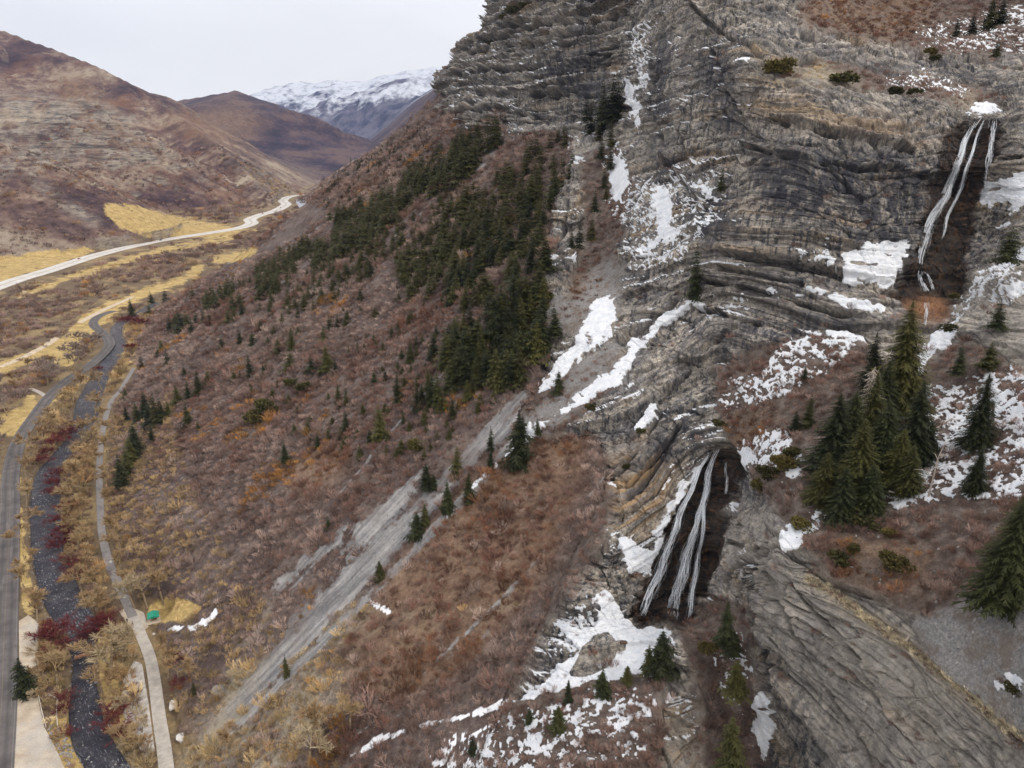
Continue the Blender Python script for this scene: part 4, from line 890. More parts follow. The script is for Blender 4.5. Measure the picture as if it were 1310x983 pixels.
def fir_mesh(seed, lev, per, stations, rad, bare=.04, power=.85, gap=.12, wide=.34):
    """crown of a fir, one unit tall: whorls of drooping sprays made of needle fans"""
    r = random.Random(seed); V, T, S = [], [], []
    lean = (r.uniform(-.02,.02), r.uniform(-.02,.02)); ph = r.random() * 6.28
    lop = [r.uniform(.75, 1.2) for _ in range(7)]
    for i in range(lev):
        z0 = bare + (1 - bare) * ((i + r.random() * .8) / lev) ** .92
        L0 = rad * (1 - z0) ** power * (.78 + .3 * math.sin(i * 1.7 + ph) * .5 + .2 * r.random()) + .012
        n = max(3, int(per * (.55 + .45 * (1 - z0))))
        for k in range(n):
            if r.random() < gap: continue
            an = 6.283 * (k + r.random() * .9) / n + i * 2.4; L = L0 * r.uniform(.62, 1.15) * lop[int(an) % 7]
            rise = .25 * z0 - .10; ca, sa = math.cos(an), math.sin(an); sh = r.random()
            def pt(f): 
                return (ca * L * f + lean[0]*z0, sa * L * f + lean[1]*z0, z0 + L * (rise * f - .42 * f * f + .16 * f ** 3))
            for j in range(stations):
                f0 = j / stations; f1 = (j + 1) / stations; a, b = pt(f0), pt(f1)
                wd = L * wide * (1 - f0 * .75) * r.uniform(.6, 1.25)
                for sd in (-1, 1):
                    fx = f1 + r.uniform(.0, .22); dz = -wd * r.uniform(.05, .55)
                    q = pt(min(fx, 1.1)); tip = (q[0] - sa * wd * sd, q[1] + ca * wd * sd, q[2] + dz)
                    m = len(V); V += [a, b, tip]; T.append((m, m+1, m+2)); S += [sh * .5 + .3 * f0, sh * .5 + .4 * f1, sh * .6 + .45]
    for k in range(5):
        an = k * 1.256; m = len(V); V += [(lean[0], lean[1], 1.0), (.012 * math.cos(an) + lean[0], .012 * math.sin(an) + lean[1], .93), (.012 * math.cos(an+1.3) + lean[0], .012*math.sin(an+1.3) + lean[1], .93)]; T.append((m, m+1, m+2)); S += [.8] * 3
    return tri_mesh('fir_crown', V, T, FIR, S)
def trunk_mesh(rad, top=.9, mat=BARK, n=6):
    b = MB(); b.tube([(0,0,-.04), (0,0,.02), (.004,.002,.4), (0,.004,top)], [rad*1.25, rad, rad*.65, rad*.12], n); return b.mesh('trunk', mat)
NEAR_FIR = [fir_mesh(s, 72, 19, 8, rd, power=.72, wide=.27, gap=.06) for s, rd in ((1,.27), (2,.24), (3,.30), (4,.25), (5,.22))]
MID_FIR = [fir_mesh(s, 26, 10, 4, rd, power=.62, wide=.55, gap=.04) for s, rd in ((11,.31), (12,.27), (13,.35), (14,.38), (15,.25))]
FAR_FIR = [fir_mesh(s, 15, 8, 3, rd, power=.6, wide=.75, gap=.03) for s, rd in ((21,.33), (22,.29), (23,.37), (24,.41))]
TRUNK = trunk_mesh(.018); TRUNK_THIN = trunk_mesh(.014)
def bush_mesh(seed, n=520, flat=.8):
    """a rounded juniper: leaf tufts on several lobes, gaps between"""
    r = random.Random(seed); V, T, S = [], [], []
    lobes = [(0, 0, .42, .40)] + [(r.uniform(-.32,.32), r.uniform(-.32,.32), r.uniform(.2,.72), r.uniform(.16,.30)) for _ in range(9)]
    for i in range(n):
        lx, ly, lz, lr = r.choice(lobes); a, c = r.uniform(0, 6.283), r.uniform(-.8, 1); s = math.sqrt(1 - c * c); q = lr * r.uniform(.55, 1.08)
        p = np.array([lx + q*s*math.cos(a), ly + q*s*math.sin(a), max(.0, (lz + q*c) * flat)])
        d = np.array([s*math.cos(a), s*math.sin(a), c + .5]); d /= np.linalg.norm(d); e = np.cross(d, [r.random()-.5, r.random()-.5, r.random()-.5]); e /= np.linalg.norm(e) + 1e-9
        w, h = r.uniform(.03,.07), r.uniform(.09,.17); sh = r.random(); m = len(V)
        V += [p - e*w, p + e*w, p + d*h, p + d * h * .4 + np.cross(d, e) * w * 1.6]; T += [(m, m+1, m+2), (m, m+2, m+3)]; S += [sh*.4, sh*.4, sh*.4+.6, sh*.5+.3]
    return tri_mesh('juniper_foliage', V, T, OLIVE, S)
BUSH = [bush_mesh(s) for s in (1, 2, 3)]
def bare_parts(seed, depth=4, spread=.62, twigs=7, r0=.022, stems=1):
    """a leafless tree one unit tall: trunk, and a crown of limbs, branches and twigs"""
    r = random.Random(seed); tr, V, T = MB(), [], []
    def stick(a, b, w0, w1):
        a, b = np.array(a), np.array(b); d = b - a; e = np.cross(d, (r.random()-.5, r.random()-.5, r.random()-.5)); e /= np.linalg.norm(e) + 1e-9; g = np.cross(d, e); g /= np.linalg.norm(g) + 1e-9
        m = len(V)
        for k in range(3):
            c, s = math.cos(2.094*k), math.sin(2.094*k); V.append(a + w0*(c*e + s*g))
        for k in range(3):
            c, s = math.cos(2.094*k), math.sin(2.094*k); V.append(b + w1*(c*e + s*g))
        for k in range(3):
            l = (k+1) % 3; T.append((m+k, m+l, m+3+l)); T.append((m+k, m+3+l, m+3+k))
    def blade(a, b, w):
        a, b = np.array(a), np.array(b); e = np.cross(b - a, (r.random()-.5, r.random()-.5, r.random()-.5)); e *= w / (np.linalg.norm(e) + 1e-9); m = len(V); V.extend([a - e, a + e, b]); T.append((m, m+1, m+2))
    def grow(p, d, L, w, dep):
        q = p + d * L
        if dep == depth: pass
        else: stick(p, q, w, w * .62)
        n = r.randint(3, 4) if dep > 1 else twigs
        for k in range(n):
            f = r.uniform(.35, 1.0) if dep < depth else r.uniform(.55, 1.0); s = p + d * L * f
            nd = d + np.array([r.gauss(0, spread), r.gauss(0, spread), r.gauss(.12, spread * .6)]); nd /= np.linalg.norm(nd)
            if dep > 1: grow(s, nd, L * r.uniform(.58, .78), w * .55, dep - 1)
            else: blade(s, s + nd * L * r.uniform(.6, 1.3), .0062)
    for s in range(stems):
        base = np.array([r.uniform(-.05,.05), r.uniform(-.05,.05), 0.]) * (stems > 1); d = np.array([r.gauss(0,.08 + .28*(stems>1)), r.gauss(0,.08 + .28*(stems>1)), 1.0]); d /= np.linalg.norm(d)
        tr.tube([base - d*.04, base, base + d*.16, base + d*.32], [r0*1.4, r0*1.15, r0*.9, r0*.75], 6)
        grow(base + d * .16, d, .34, r0 * .85, depth)
    V = np.array(V); h = V[:, 2].max(); V = V / h; tr.v = [tuple(np.array(v) / h) for v in tr.v]
    return tr, V, T
def m_twigs(name, a, b, c):
    t = NT(name); r = t.n('ShaderNodeObjectInfo').outputs['Random']; p = t.n('ShaderNodeTexCoord').outputs['Object']
    col = t.mix(r, a, b); col = t.mix(t.rng(t.noise(p, 3.0, 3), .4, .7, 0, .6), col, c); t.color(col); return t.m
TAN_TWIG = m_twigs('tan_twigs', (.30,.205,.105), (.25,.155,.075), (.38,.28,.16))
PALE_TWIG = m_twigs('pale_twigs', (.36,.28,.175), (.33,.25,.15), (.42,.34,.22))
RED_TWIG = m_twigs('red_twigs', (.085,.014,.016), (.13,.026,.024), (.06,.012,.014))
GREY_TWIG = m_twigs('grey_twigs', (.24,.185,.155), (.20,.15,.125), (.28,.21,.17))
TANBARK = simple('tan_bark', (.20,.145,.09), (.32,.24,.16), 3, coord='obj')
BARE = []
for s, mt in ((31, TAN_TWIG), (32, TAN_TWIG), (33, TAN_TWIG), (34, PALE_TWIG), (35, GREY_TWIG), (36, GREY_TWIG)):
    tr, V, T = bare_parts(s, 4, .62, 18); BARE.append((tr.mesh('trunk', TANBARK), tri_mesh('bare_crown', V, T, mt)))
REDS = []
for s in (41, 42, 43):
    tr, V, T = bare_parts(s, 3, .55, 9, .012, stems=9); REDS.append(tri_mesh('red_stems', np.r_[V * (1.5, 1.5, 1)], T, RED_TWIG))
ALLFIRS = []
def add(o, P, h, sq=1.0, rz=None):
    o.location = (P[0], P[1], P[2]); o.scale = (h * sq, h * sq, h); o.rotation_euler = (0, 0, random.uniform(0, 6.28) if rz is None else rz); return o
def fir(px, py, hpx, label, sq=1.0, lod='mid', group=None, P=None):
    P = place(px, py) if P is None else P; dep = proj(P)[2]; dv = EYE - P; h = hpx * dep / F / .93 / max(.75, math.hypot(dv[0], dv[1]) / np.linalg.norm(dv))
    P = P - np.array([0, 0, .03 * h])
    if lod == 'near':
        e = empty('conifer'); put(bpy.data.objects.new('crown', random.choice(NEAR_FIR)), e); put(bpy.data.objects.new('trunk', TRUNK), e); o = e
    elif lod == 'mid':
        e = empty('conifer'); put(bpy.data.objects.new('crown', random.choice(MID_FIR)), e); put(bpy.data.objects.new('trunk', TRUNK_THIN), e); o = e
    else:
        e = empty('conifer'); put(bpy.data.objects.new('crown', random.choice(FAR_FIR)), e); put(bpy.data.objects.new('trunk', TRUNK_THIN), e); o = e
    tag(o, label, 'conifer', group); add(o, P, h, sq); ALLFIRS.append((px, py)); return o
def bush(px, py, hpx, label, sq=1.2, group=None):
    P = place(px, py); h = hpx * proj(P)[2] / F; o = put(bpy.data.objects.new('juniper_bush', random.choice(BUSH))); tag(o, label, 'bush', group); add(o, P - np.array([0, 0, .06*h]), h, sq); return o
def bare(px, py, hpx, label, k, sq=.95, group=None):
    P = place(px, py); h = hpx * proj(P)[2] / F * 1.12; e = empty('bare_tree')
    tr, cr = BARE[k]; put(bpy.data.objects.new('trunk', tr), e); put(bpy.data.objects.new('crown', cr), e); tag(e, label, 'tree', group); add(e, P, h, sq); return e
def redbush(px, py, hpx, label, group=None):
    P = place(px, py); h = hpx * proj(P)[2] / F; o = put(bpy.data.objects.new('red_shrub', random.choice(REDS))); tag(o, label, 'shrub', group); add(o, P - np.array([0,0,.1]), h, random.uniform(1.0, 1.35)); return o
# ------------------------------------------------------------------ trees one can tell apart
GN = 'conifers of the cliff bench'
for px, py, h, sq, lab in (
  (1150,512,126,.95,'tallest dark fir of the bench clump, at its back right below the upper waterfall'),
  (1110,522,96,.9,'dark fir at the back left of the bench clump, left of the tallest fir'),
  (1127,545,84,1.0,'dark fir in the middle of the bench clump, just right of the grey dead snag'),
  (1062,606,102,1.15,'broad dark fir forming the left edge of the bench clump'),
  (1095,636,98,1.1,'green fir at the front of the bench clump, in front of the grey dead snag'),
  (1166,592,104,1.05,'yellowish green fir on the right of the bench clump'),
  (1145,624,74,1.2,'bushy fir at the lower right front of the bench clump'),
  (1074,662,66,1.15,'lowest fir of the bench clump, on the snowy slope at its front'),
  (1185,585,46,1.2,'short dark fir at the right foot of the bench clump'),
  (1250,570,92,.95,'dark fir standing apart on the snowy bench against the grey rock at right'),
  (1246,630,58,1.0,'small dark fir below another fir on the snowy bench near the right edge'),
  (1281,776,132,1.1,'large dark fir at the right edge above the grey scree'),
  (1082,598,96,1.1,'dark fir hidden between the broad left fir and the grey dead snag'),
  (1128,606,92,1.15,'dark fir in the heart of the bench clump, behind the yellowish green fir'),
  (1050,640,62,1.2,'shorter dark fir at the left front corner of the bench clump'),
  (1112,654,60,1.25,'low green fir at the front centre of the bench clump'),
  (1160,632,62,1.2,'dark fir at the right front of the bench clump beside the bare dead trunk'),
  (1108,588,112,.95,'tall dark fir standing directly behind the grey dead snag'),
  (1290,745,110,1.1,'dark fir at the right edge partly behind the large fir above the scree')):
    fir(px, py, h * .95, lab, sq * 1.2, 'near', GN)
for px, py, h, sq, lab in (
  (1226,478,38,1.1,'small fir in the snow gully right of the tallest bench fir'), (1264,474,34,1.5,'round dark fir at the foot of the grey rock near the right edge'), (1275,418,34,1.3,'small fir on the grey rock right of the orange rock patch'),
  (1033,545,40,1.0,'small green fir among red brush left of the bench clump'), (1029,486,18,1.1,'tiny fir in the brushy snow under the layered ledge'), (1016,552,26,1.1,'little fir beside another small fir left of the bench clump'),
  (845,858,46,1.0,'bright green fir on the bluff at the right end of the snowfield'), (829,860,31,1.1,'shorter green fir beside the bright green fir on the bluff'), (771,890,30,1.3,'round green fir at the lower edge of the snowfield'), (802,872,18,1.2,'tiny green fir between the snowfield and the bluff'),
  (727,898,24,.7,'thin yellowish fir below the snowfield'), (715,934,26,1.1,'dark fir in the grey brush below the snowfield'), (678,926,17,1.0,'tiny fir in the grey brush left of another fir below the snowfield'), (605,962,15,1.0,'tiny lone fir in the grey brush near the bottom edge'),
  (927,824,50,.8,'yellow green fir in the gully below the lower waterfall'), (937,836,26,1.1,'small dark fir beside the yellow green fir in the gully'), (940,885,36,1.2,'dark bushy fir in the snowy gully under the rock spur'), (932,986,62,1.0,'olive fir at the bottom edge in the gully'),
  (1265,36,42,.9,'tallest dark fir on the snowy slope at the top right corner'), (1280,30,34,1.0,'dark fir right of the tallest one at the top right corner'), (1223,46,22,1.1,'small fir on the snowy slope left of the top right pair'), (1243,42,22,1.3,'bushy fir left of the top right pair'), (1274,72,20,1.3,'small fir at the lip of the high rock band at top right'),
  (885,378,66,.6,'slim dark fir standing alone against the folded grey rock'), (921,243,26,1.0,'small fir on the snowy ledge left of the main cliff face'), (1288,334,42,1.3,'olive fir on the ledge right of the tall thin waterfall'),
  (715,502,26,1.0,'small dark fir standing in the long snow chute'), (688,556,20,.9,'tiny fir below the long snow chute'), (664,594,62,.95,'dark fir pair leader at the lower end of the snow chute'), (668,560,30,.6,'slim fir top behind the dark fir at the lower end of the snow chute'),
  (585,610,37,.9,'dark lone fir on the upper grey scree streak'), (573,656,37,.9,'dark lone fir below another on the grey scree streak'), (628,577,30,.8,'slim fir between the grey scree streak and the snow chute'), (546,622,28,.9,'fir on the lower left of the upper scree streak'), (555,626,18,.9,'small fir beside another on the upper scree streak'), (600,640,34,.9,'fir on the lower edge of the scree beside a snow line'), (534,686,28,1.1,'green fir clump leader on the lower scree streak'), (544,672,26,1.0,'second green fir on the lower scree streak'), (486,741,22,1.1,'lone dark fir on the brush above the snowy trail'), (628,600,22,.8,'slim fir at the snow line below the upper scree streak'),
  (367,866,26,.7,'thin dark fir in grey brush near the bottom left'), (249,890,18,.8,'tiny fir beside pale boulders right of the footpath'),
  (33,888,44,1.25,'dark green bushy pine beside the road in the bottom left corner')):
    fir(px, py, h, lab, sq, 'mid')
for px, py, h in ((755,170,44),(770,166,40),(786,160,56),(776,150,42),(765,178,34),(781,186,30),(769,202,26),(781,216,30),(773,240,22),(775,255,16),(761,270,26),(741,318,34),(757,306,28),(731,316,20),(750,160,36),(792,150,36)):
    fir(px, py, h, 'dark fir climbing the snowy gully left of the main cliff', 1.0, 'mid', 'firs in the snowy gully left of the main cliff')
LONE = """169,405,22 192,403,18 194,387,14 212,387,17 207,448,14 214,465,18 182,472,18 202,456,12 236,480,12 254,502,28 266,490,20 241,510,23 227,517,24 240,545,30 253,550,12 161,510,14
285,451,20 307,439,18 323,441,18 320,482,28 300,488,16 337,477,12 334,424,16 361,411,12 356,451,18 374,448,28 372,470,20 418,472,30 429,476,18 398,474,18 414,438,20 421,420,18 432,417,14 444,413,15 401,398,18 382,405,16 433,514,22 443,512,16 443,552,25 407,571,16 377,555,14 365,593,26
444,355,18 475,358,26 461,382,14 461,398,9 445,412,15 478,439,13 458,451,14 466,451,9 501,431,14 514,458,14 525,462,26 533,445,18 540,438,12 558,429,14 526,412,16 568,384,12 576,391,16 509,515,38 479,489,14 489,476,10 493,486,14 535,493,18 534,524,28 560,520,45 548,500,28 579,534,24 570,524,15 598,512,25 487,562,42 473,567,18 497,534,16 516,541,14 553,510,30 540,515,22 420,676,14 380,530,10"""
for s in LONE.split():
    px, py, h = map(float, s.split(',')); fir(px, py, h, 'small dark conifer standing apart on the brown brushy slope', random.uniform(.85, 1.15), 'mid' if h > 20 else 'far', 'scattered conifers on the brushy slope')
for px, py, h in ((187,534,32),(200,545,40),(163,541,22),(176,541,27),(192,546,30),(208,540,30),(216,534,20),(195,565,20),(175,583,40),(169,597,36),(157,624,40),(164,610,36),(172,590,34)):
    fir(px, py, h, 'dark conifer in the tight clump right of the creek', 1.1, 'mid', 'dark conifer clump right of the creek')
for px, py, h in ((218,425,22),(225,420,20),(232,424,26),(239,420,24),(245,425,20),(228,412,18),(251,415,16),(260,412,15),(269,414,15),(300,410,20),(292,412,15),(310,402,18)):
    fir(px, py, h, 'dark conifer in the cluster at the foot of the slope above the creek bend', 1.05, 'far', 'conifers at the foot of the slope')
for px, py, h, sq, lab in (
  (997,94,28,1.3,'round olive juniper on the rim of the layered cliff, largest there'), (1080,108,24,1.4,'olive juniper on the grassy ledge right of the largest rim juniper'), (1148,118,18,1.2,'small olive juniper on the snowy ledge above the layered cliff'), (1170,121,12,1.4,'tiny olive juniper right of another on the snowy ledge'), (1190,70,13,1.5,'low olive juniper at the right end of the high rock band'), (1196,78,10,1.4,'tiny juniper hanging below the right end of the high rock band'),
  (1027,676,18,1.5,'round green juniper at the snow patch left of the bench clump foot'), (1106,674,22,1.5,'rounded green juniper on the snowy bench below the bench clump'), (1145,726,28,1.3,'olive juniper at the edge of the red brush on the bench'), (1073,720,20,1.5,'olive juniper just above the golden grass rim'), (1091,706,14,1.3,'small juniper behind the one above the golden grass rim'), (1135,685,15,1.3,'small yellow green juniper on the snowy bench'),
  (985,610,22,1.5,'leafy olive juniper on the snowy slope above the rock pillar'), (1003,600,26,1.2,'upright olive juniper left of the bench clump foot'), (972,626,18,1.5,'olive juniper at the top of the rock pillar'), (1010,584,20,1.2,'green juniper among red brush left of the bench clump'),
  (905,834,17,1.4,'yellow green juniper at the left of the gully below the lower waterfall'), (1220,382,10,1.6,'small olive juniper on the snowy rock right of the orange rock patch'), (1213,425,14,1.4,'olive juniper in the snow below the orange rock patch'), (820,555,10,1.2,'tiny juniper on the snow patch of the folded rock'), (801,600,9,1.2,'tiny juniper on the ochre rock left of the lower waterfall'), (698,382,14,1.3,'olive juniper on the brown buttress'), (757,528,13,1.2,'small juniper under the snow chute'),
  (325,540,18,1.6,'wide olive juniper in the brush left of the scree'), (342,525,20,1.4,'taller olive juniper beside the wide one in the brush'), (372,493,12,1.4,'small olive juniper on the brushy slope'), (389,499,14,1.5,'olive juniper right of the small one on the brushy slope'), (535,575,18,1.3,'olive juniper below the dense forest'), (1295,885,14,1.5,'small green juniper on the scree at the right edge'), (648,14,14,1.3,'olive juniper on a ledge at the top of the far cliff'), (662,20,15,1.2,'largest olive juniper among those at the top of the far cliff'), (673,12,12,1.2,'olive juniper right of the largest one on the far cliff top'), (654,30,8,1.4,'low juniper below the others on the far cliff top'), (624,56,8,1.0,'tiny dark juniper on the left ledge of the far cliff'),
  (920,545,12,1.4,'low juniper at the top of the lower waterfall')):
    bush(px, py, h, lab, sq)
# ---- the forest belt: as many trees of their own as can be told apart, the small rest as one mass
def inside(poly, x, y):
    c = False; n = len(poly)
    for i in range(n):
        (x1, y1), (x2, y2) = poly[i], poly[(i+1) % n]
        if (y1 > y) != (y2 > y) and x < (x2 - x1) * (y - y1) / (y2 - y1) + x1: c = not c
    return c
def scatter(poly, n, sep):
    xs, ys = [p[0] for p in poly], [p[1] for p in poly]; out = []; tries = 0
    while len(out) < n and tries < n * 60:
        tries += 1; x, y = random.uniform(min(xs), max(xs)), random.uniform(min(ys), max(ys))
        if inside(poly, x + random.gauss(0, 7), y + random.gauss(0, 4)) and (sep < 4 or float(fbm(np.array([x / 26.]), np.array([y / 20.]), np.array([2.2]), 3, 601)[0]) > -.30) and all((x-a)**2 + (1.6*(y-b))**2 > sep*sep for a, b in out): out.append((x, y))
    return out
BELT = [(566,462),(585,420),(600,392),(578,372),(545,380),(520,392),(505,372),(524,342),(560,320),(580,300),(560,292),(590,262),(624,250),(650,222),(690,196),(726,172),(727,196),(706,262),(700,300),(694,340),(690,395),(686,476),(652,504),(600,498),(576,482)]
BELT2 = [(246,392),(300,368),(352,340),(398,312),(434,285),(480,262),(520,232),(560,206),(600,178),(632,162),(640,182),(604,214),(560,246),(520,268),(490,300),(456,322),(410,338),(372,356),(330,384),(290,398)]
BELT3 = [(430,330),(520,270),(600,220),(610,250),(560,290),(575,330),(520,350),(480,350),(450,365),(400,395),(350,405),(330,392),(400,350)]
FARL = [(414,264),(450,244),(500,214),(556,172),(560,180),(505,226),(452,256),(418,275)]
FARL2 = [(412,240),(450,214),(500,190),(550,160),(552,166),(500,198),(452,224),(414,248)]
cand = []
def hh(x, y, a, b): return random.uniform(a, b)
for x, y in scatter(BELT, 300, 6.6):
    dd = proj(ground_at(x, y)[0])[2]; cand.append((x, y, random.uniform(6.5, 11.5) * F / dd, 'B'))
for x, y in scatter(BELT2, 360, 4.4):
    dd = proj(ground_at(x, y)[0])[2]; cand.append((x, y, random.uniform(7.5, 13.5) * F / dd, 'C'))
for x, y in scatter(BELT3, 160, 8):
    dd = proj(ground_at(x, y)[0])[2]; cand.append((x, y, random.uniform(5, 9) * F / dd, 'C'))
SPARSE = [(300,420),(470,350),(600,330),(680,400),(660,500),(590,560),(500,600),(400,570),(300,500)]
for x, y in scatter(SPARSE, 150, 9):
    dd = proj(ground_at(x, y)[0])[2]; cand.append((x, y, random.uniform(2.2, 5.0) * F / dd, 'S'))
for pl, n in ((FARL, 110), (FARL2, 110)):
    for x, y in scatter(pl, n, 3):
        if proj(ground_at(x, y)[0])[2] < 3000: cand.append((x, y, random.uniform(4, 8), 'F'))
cand.sort(key=lambda c: -c[2])
room = 296 - len(ALLFIRS)
for x, y, h, g in cand[:room]:
    if g == 'S': fir(x, y, h, 'small dark conifer standing apart on the brown brushy slope', random.uniform(.85, 1.15), 'far', 'scattered conifers on the brushy slope'); continue
    fir(x, y, h, 'dark conifer in the dense forest belt under the grey buttress' if g == 'B' else 'dark conifer in the long forest band running up to the far cliff', random.uniform(.9, 1.25), 'mid' if h > 30 else 'far', 'conifers of the dense forest belt' if g == 'B' else 'conifers of the long forest band')
def merge(name, items, mat):
    Vs, Ts, Ss, o = [], [], [], 0
    for me, P, h, sq, rz in items:
        n = len(me.vertices); v = np.empty(n * 3, np.float32); me.vertices.foreach_get('co', v); v = v.reshape(-1, 3) * (h*sq, h*sq, h)
        c, s = math.cos(rz), math.sin(rz); v = np.c_[v[:,0]*c - v[:,1]*s, v[:,0]*s + v[:,1]*c, v[:,2]] + P
        t = np.empty(len(me.polygons) * 3, np.int32); me.loops.foreach_get('vertex_index', t); a = np.empty(n, np.float32); me.attributes['shade'].data.foreach_get('value', a)
        Vs.append(v); Ts.append(t.reshape(-1, 3) + o); Ss.append(a * .6 + random.uniform(0, .4)); o += n
    me = mesh_np(name, np.concatenate(Vs), None, mat, dict(shade=np.concatenate(Ss)), tris=np.concatenate(Ts)); return put(bpy.data.objects.new(name, me))
rest = []
for x, y, h, g in cand[room:]:
    P = place(x, y); hm = h * proj(P)[2] / F; rest.append((random.choice(FAR_FIR), P - np.array([0,0,.03*hm]), hm, random.uniform(.9, 1.3), random.uniform(0, 6.28)))
tag(merge('far_conifers', rest, FIR), kind='stuff')

# ---- bare trees of the valley floor
CREEK = """95,726,20 105,757,28 120,757,25 132,794,35 123,788,30 123,871,40 132,893,40 34,760,30 49,797,35 31,702,25 40,726,20 172,976,35 185,976,30 157,957,25 209,772,35 160,760,25 216,865,30 231,871,30 213,837,25
73,551,25 55,563,25 40,587,25 34,618,28 34,648,24 79,523,20 104,502,18 100,487,15 107,569,24 107,594,25 101,624,28 113,633,26 92,667,25 107,664,25 101,685,25 131,502,22 122,532,22 140,587,24 140,624,24 143,655,25 146,690,26 100,705,24 112,715,26 118,735,26 36,680,24 36,740,22 60,875,26 112,605,24 96,645,26 118,560,22 155,705,26 158,735,26 128,545,20 150,560,22"""
for s in CREEK.split():
    px, py, h = map(float, s.split(',')); bare(px, py, h * 1.35, 'tan leafless tree growing along the creek bank', random.choice((0, 1, 2)), random.uniform(1.05, 1.4), 'leafless trees along the creek')
for px, py, h, k, sq, lab in ((142,862,70,3,1.15,'large pale leafless tree between the creek and the curving footpath'), (74,878,50,2,1.2,'broad leafless tree on the left bank beside the small pine'), (172,778,44,3,1.1,'pale spreading leafless tree just left of the green roofed shelter'), (188,776,46,3,1.1,'pale leafless tree right behind the green roofed shelter'), (46,894,16,3,1.6,'low tan bush at the foot of the roadside pine'),
   (410,950,60,0,1.2,'tan leafless tree at the bottom edge, left of the snow line'), (448,935,44,0,1.3,'tan leafless tree at the bottom, beside the snow line'), (395,985,60,3,1.2,'pale leafless tree at the bottom edge in dry grass'), (308,878,28,3,1.2,'pale leafless tree beside the grey scree near the bottom'), (290,965,40,0,1.2,'tan leafless tree near the bottom edge beside the scree'), (190,900,0.1,0,1,'') ):
    if lab: bare(px, py, h, lab, k, sq)
for s in "21,508,24 61,493,28 76,487,27 95,478,28 116,453,26 107,450,26 18,496,22 37,481,24 9,532,27 4,563,30 50,480,24 88,465,24 101,462,24 -8,585,30 66,478,24 27,520,22 5,500,22".split():
    px, py, h = map(float, s.split(',')); bare(px, py, h, 'grey brown leafless tree left of the winding road', random.choice((4, 5, 0)), random.uniform(1.0, 1.3), 'leafless trees left of the winding road')
_bk = ribbon_pts([q for q in RIVERC if 430 < q[1] < 985], 14); _n = len(_bk[0])
for i in range(62):
    k = random.randrange(_n); sd = random.choice((-1, 1)); o_ = (_bk[2][k] + random.uniform(2.0, 9.5)) * sd; xy = _bk[0][k] + _bk[1][k] * o_
    P_ = np.array([xy[0], xy[1], float(zv(np.array(xy[1])))]); qx, qy, qd = proj(P_)
    if float(samp(FLAT_M, np.array([qx]), np.array([qy]))[0]) > .3 or qx < 20: continue
    bare(float(qx), float(qy), random.uniform(4.5, 7.5) * F / float(qd), 'tan leafless tree growing along the creek bank', random.choice((0, 1, 2, 3)), random.uniform(1.0, 1.35), 'leafless trees along the creek')
RD = """92,548,11 84,562,14 74,574,14 62,584,12 52,596,11 73,614,16 76,640,17 85,656,15 70,626,14 82,690,18 81,706,17 85,726,15 78,672,14 171,449,9 125,476,7 171,417,13 180,420,12 160,414,10 72,826,26 62,820,22 78,838,20 123,812,20 130,806,18 119,822,16 142,926,21 149,942,19 87,895,12 90,942,12 84,912,12 100,742,16 96,728,14 230,880,14 225,850,14"""
for s in RD.split():
    px, py, h = map(float, s.split(',')); redbush(px, py, h * 1.25, 'dark red stemmed shrub at the edge of the creek', 'red shrubs along the creek')
# ---- dead wood on the bench
def snag(px, py, hpx, label, seed, sq=1.0, dead_r=.10):
    P = place(px, py); h = hpx * proj(P)[2] / F; e = empty('dead_tree'); r = random.Random(seed)
    b = MB(); b.tube([(0,0,-.04),(.01,0,.3),(-.01,.01,.65),(.01,0,1)], [.022,.017,.011,.003], 7); b.build('trunk', DEADWOOD, e)
    b = MB()
    for i in range(90):
        z = .12 + .86 * i / 90; an = i * 2.4; L = dead_r * (1.15 - z) ** .8 * r.uniform(.6, 1.4) * 1.6
        p0 = (0, 0, z); p1 = (math.cos(an)*L*.55, math.sin(an)*L*.55, z - .01); p2 = (math.cos(an)*L, math.sin(an)*L, z - .035 - .03*r.random()); b.tube([p0, p1, p2], [.0055, .004, .0014], 3, False)
        for k in range(4):
            f = r.uniform(.35, 1); q = [f * c for c in p2[:2]]; b.tube([(q[0], q[1], z - .03*f), (q[0]+r.uniform(-.05,.05), q[1]+r.uniform(-.05,.05), z - .03*f - r.uniform(0,.04))], [.0028, .001], 3, False)
    b.build('branches', DEADWOOD, e); tag(e, label, 'dead tree'); add(e, P, h, sq, 0); return e
snag(1103,572,106,'grey dead conifer snag standing in the middle of the bench clump', 3, 1.25)
def dead_stem(px, py, hpx, label, seed, lean):
    P = place(px, py); h = hpx * proj(P)[2] / F; e = empty('dead_tree'); r = random.Random(seed)
    b = MB(); b.tube([(0,0,-.04), (lean*.2,0,.3), (lean*.5,.02,.7), (lean,0,1)], [.018,.015,.01,.004], 6); b.build('trunk', DEADWOOD, e); b = MB()
    for i in range(9):
        z = r.uniform(.35, .98); x = lean * z ** 1.3; an = r.uniform(0, 6.28); L = r.uniform(.1, .35); b.tube([(x,0,z), (x+math.cos(an)*L*.6, math.sin(an)*L*.6, z+L*.35), (x+math.cos(an)*L, math.sin(an)*L, z+L*.3)], [.007,.005,.0015], 4, False)
    b.build('branches', DEADWOOD, e); tag(e, label, 'dead tree'); add(e, P, h, 1.0, 0); return e
dead_stem(1189,638,74,'bare grey dead trunk with a few broken limbs right of the bench clump', 5, .12)
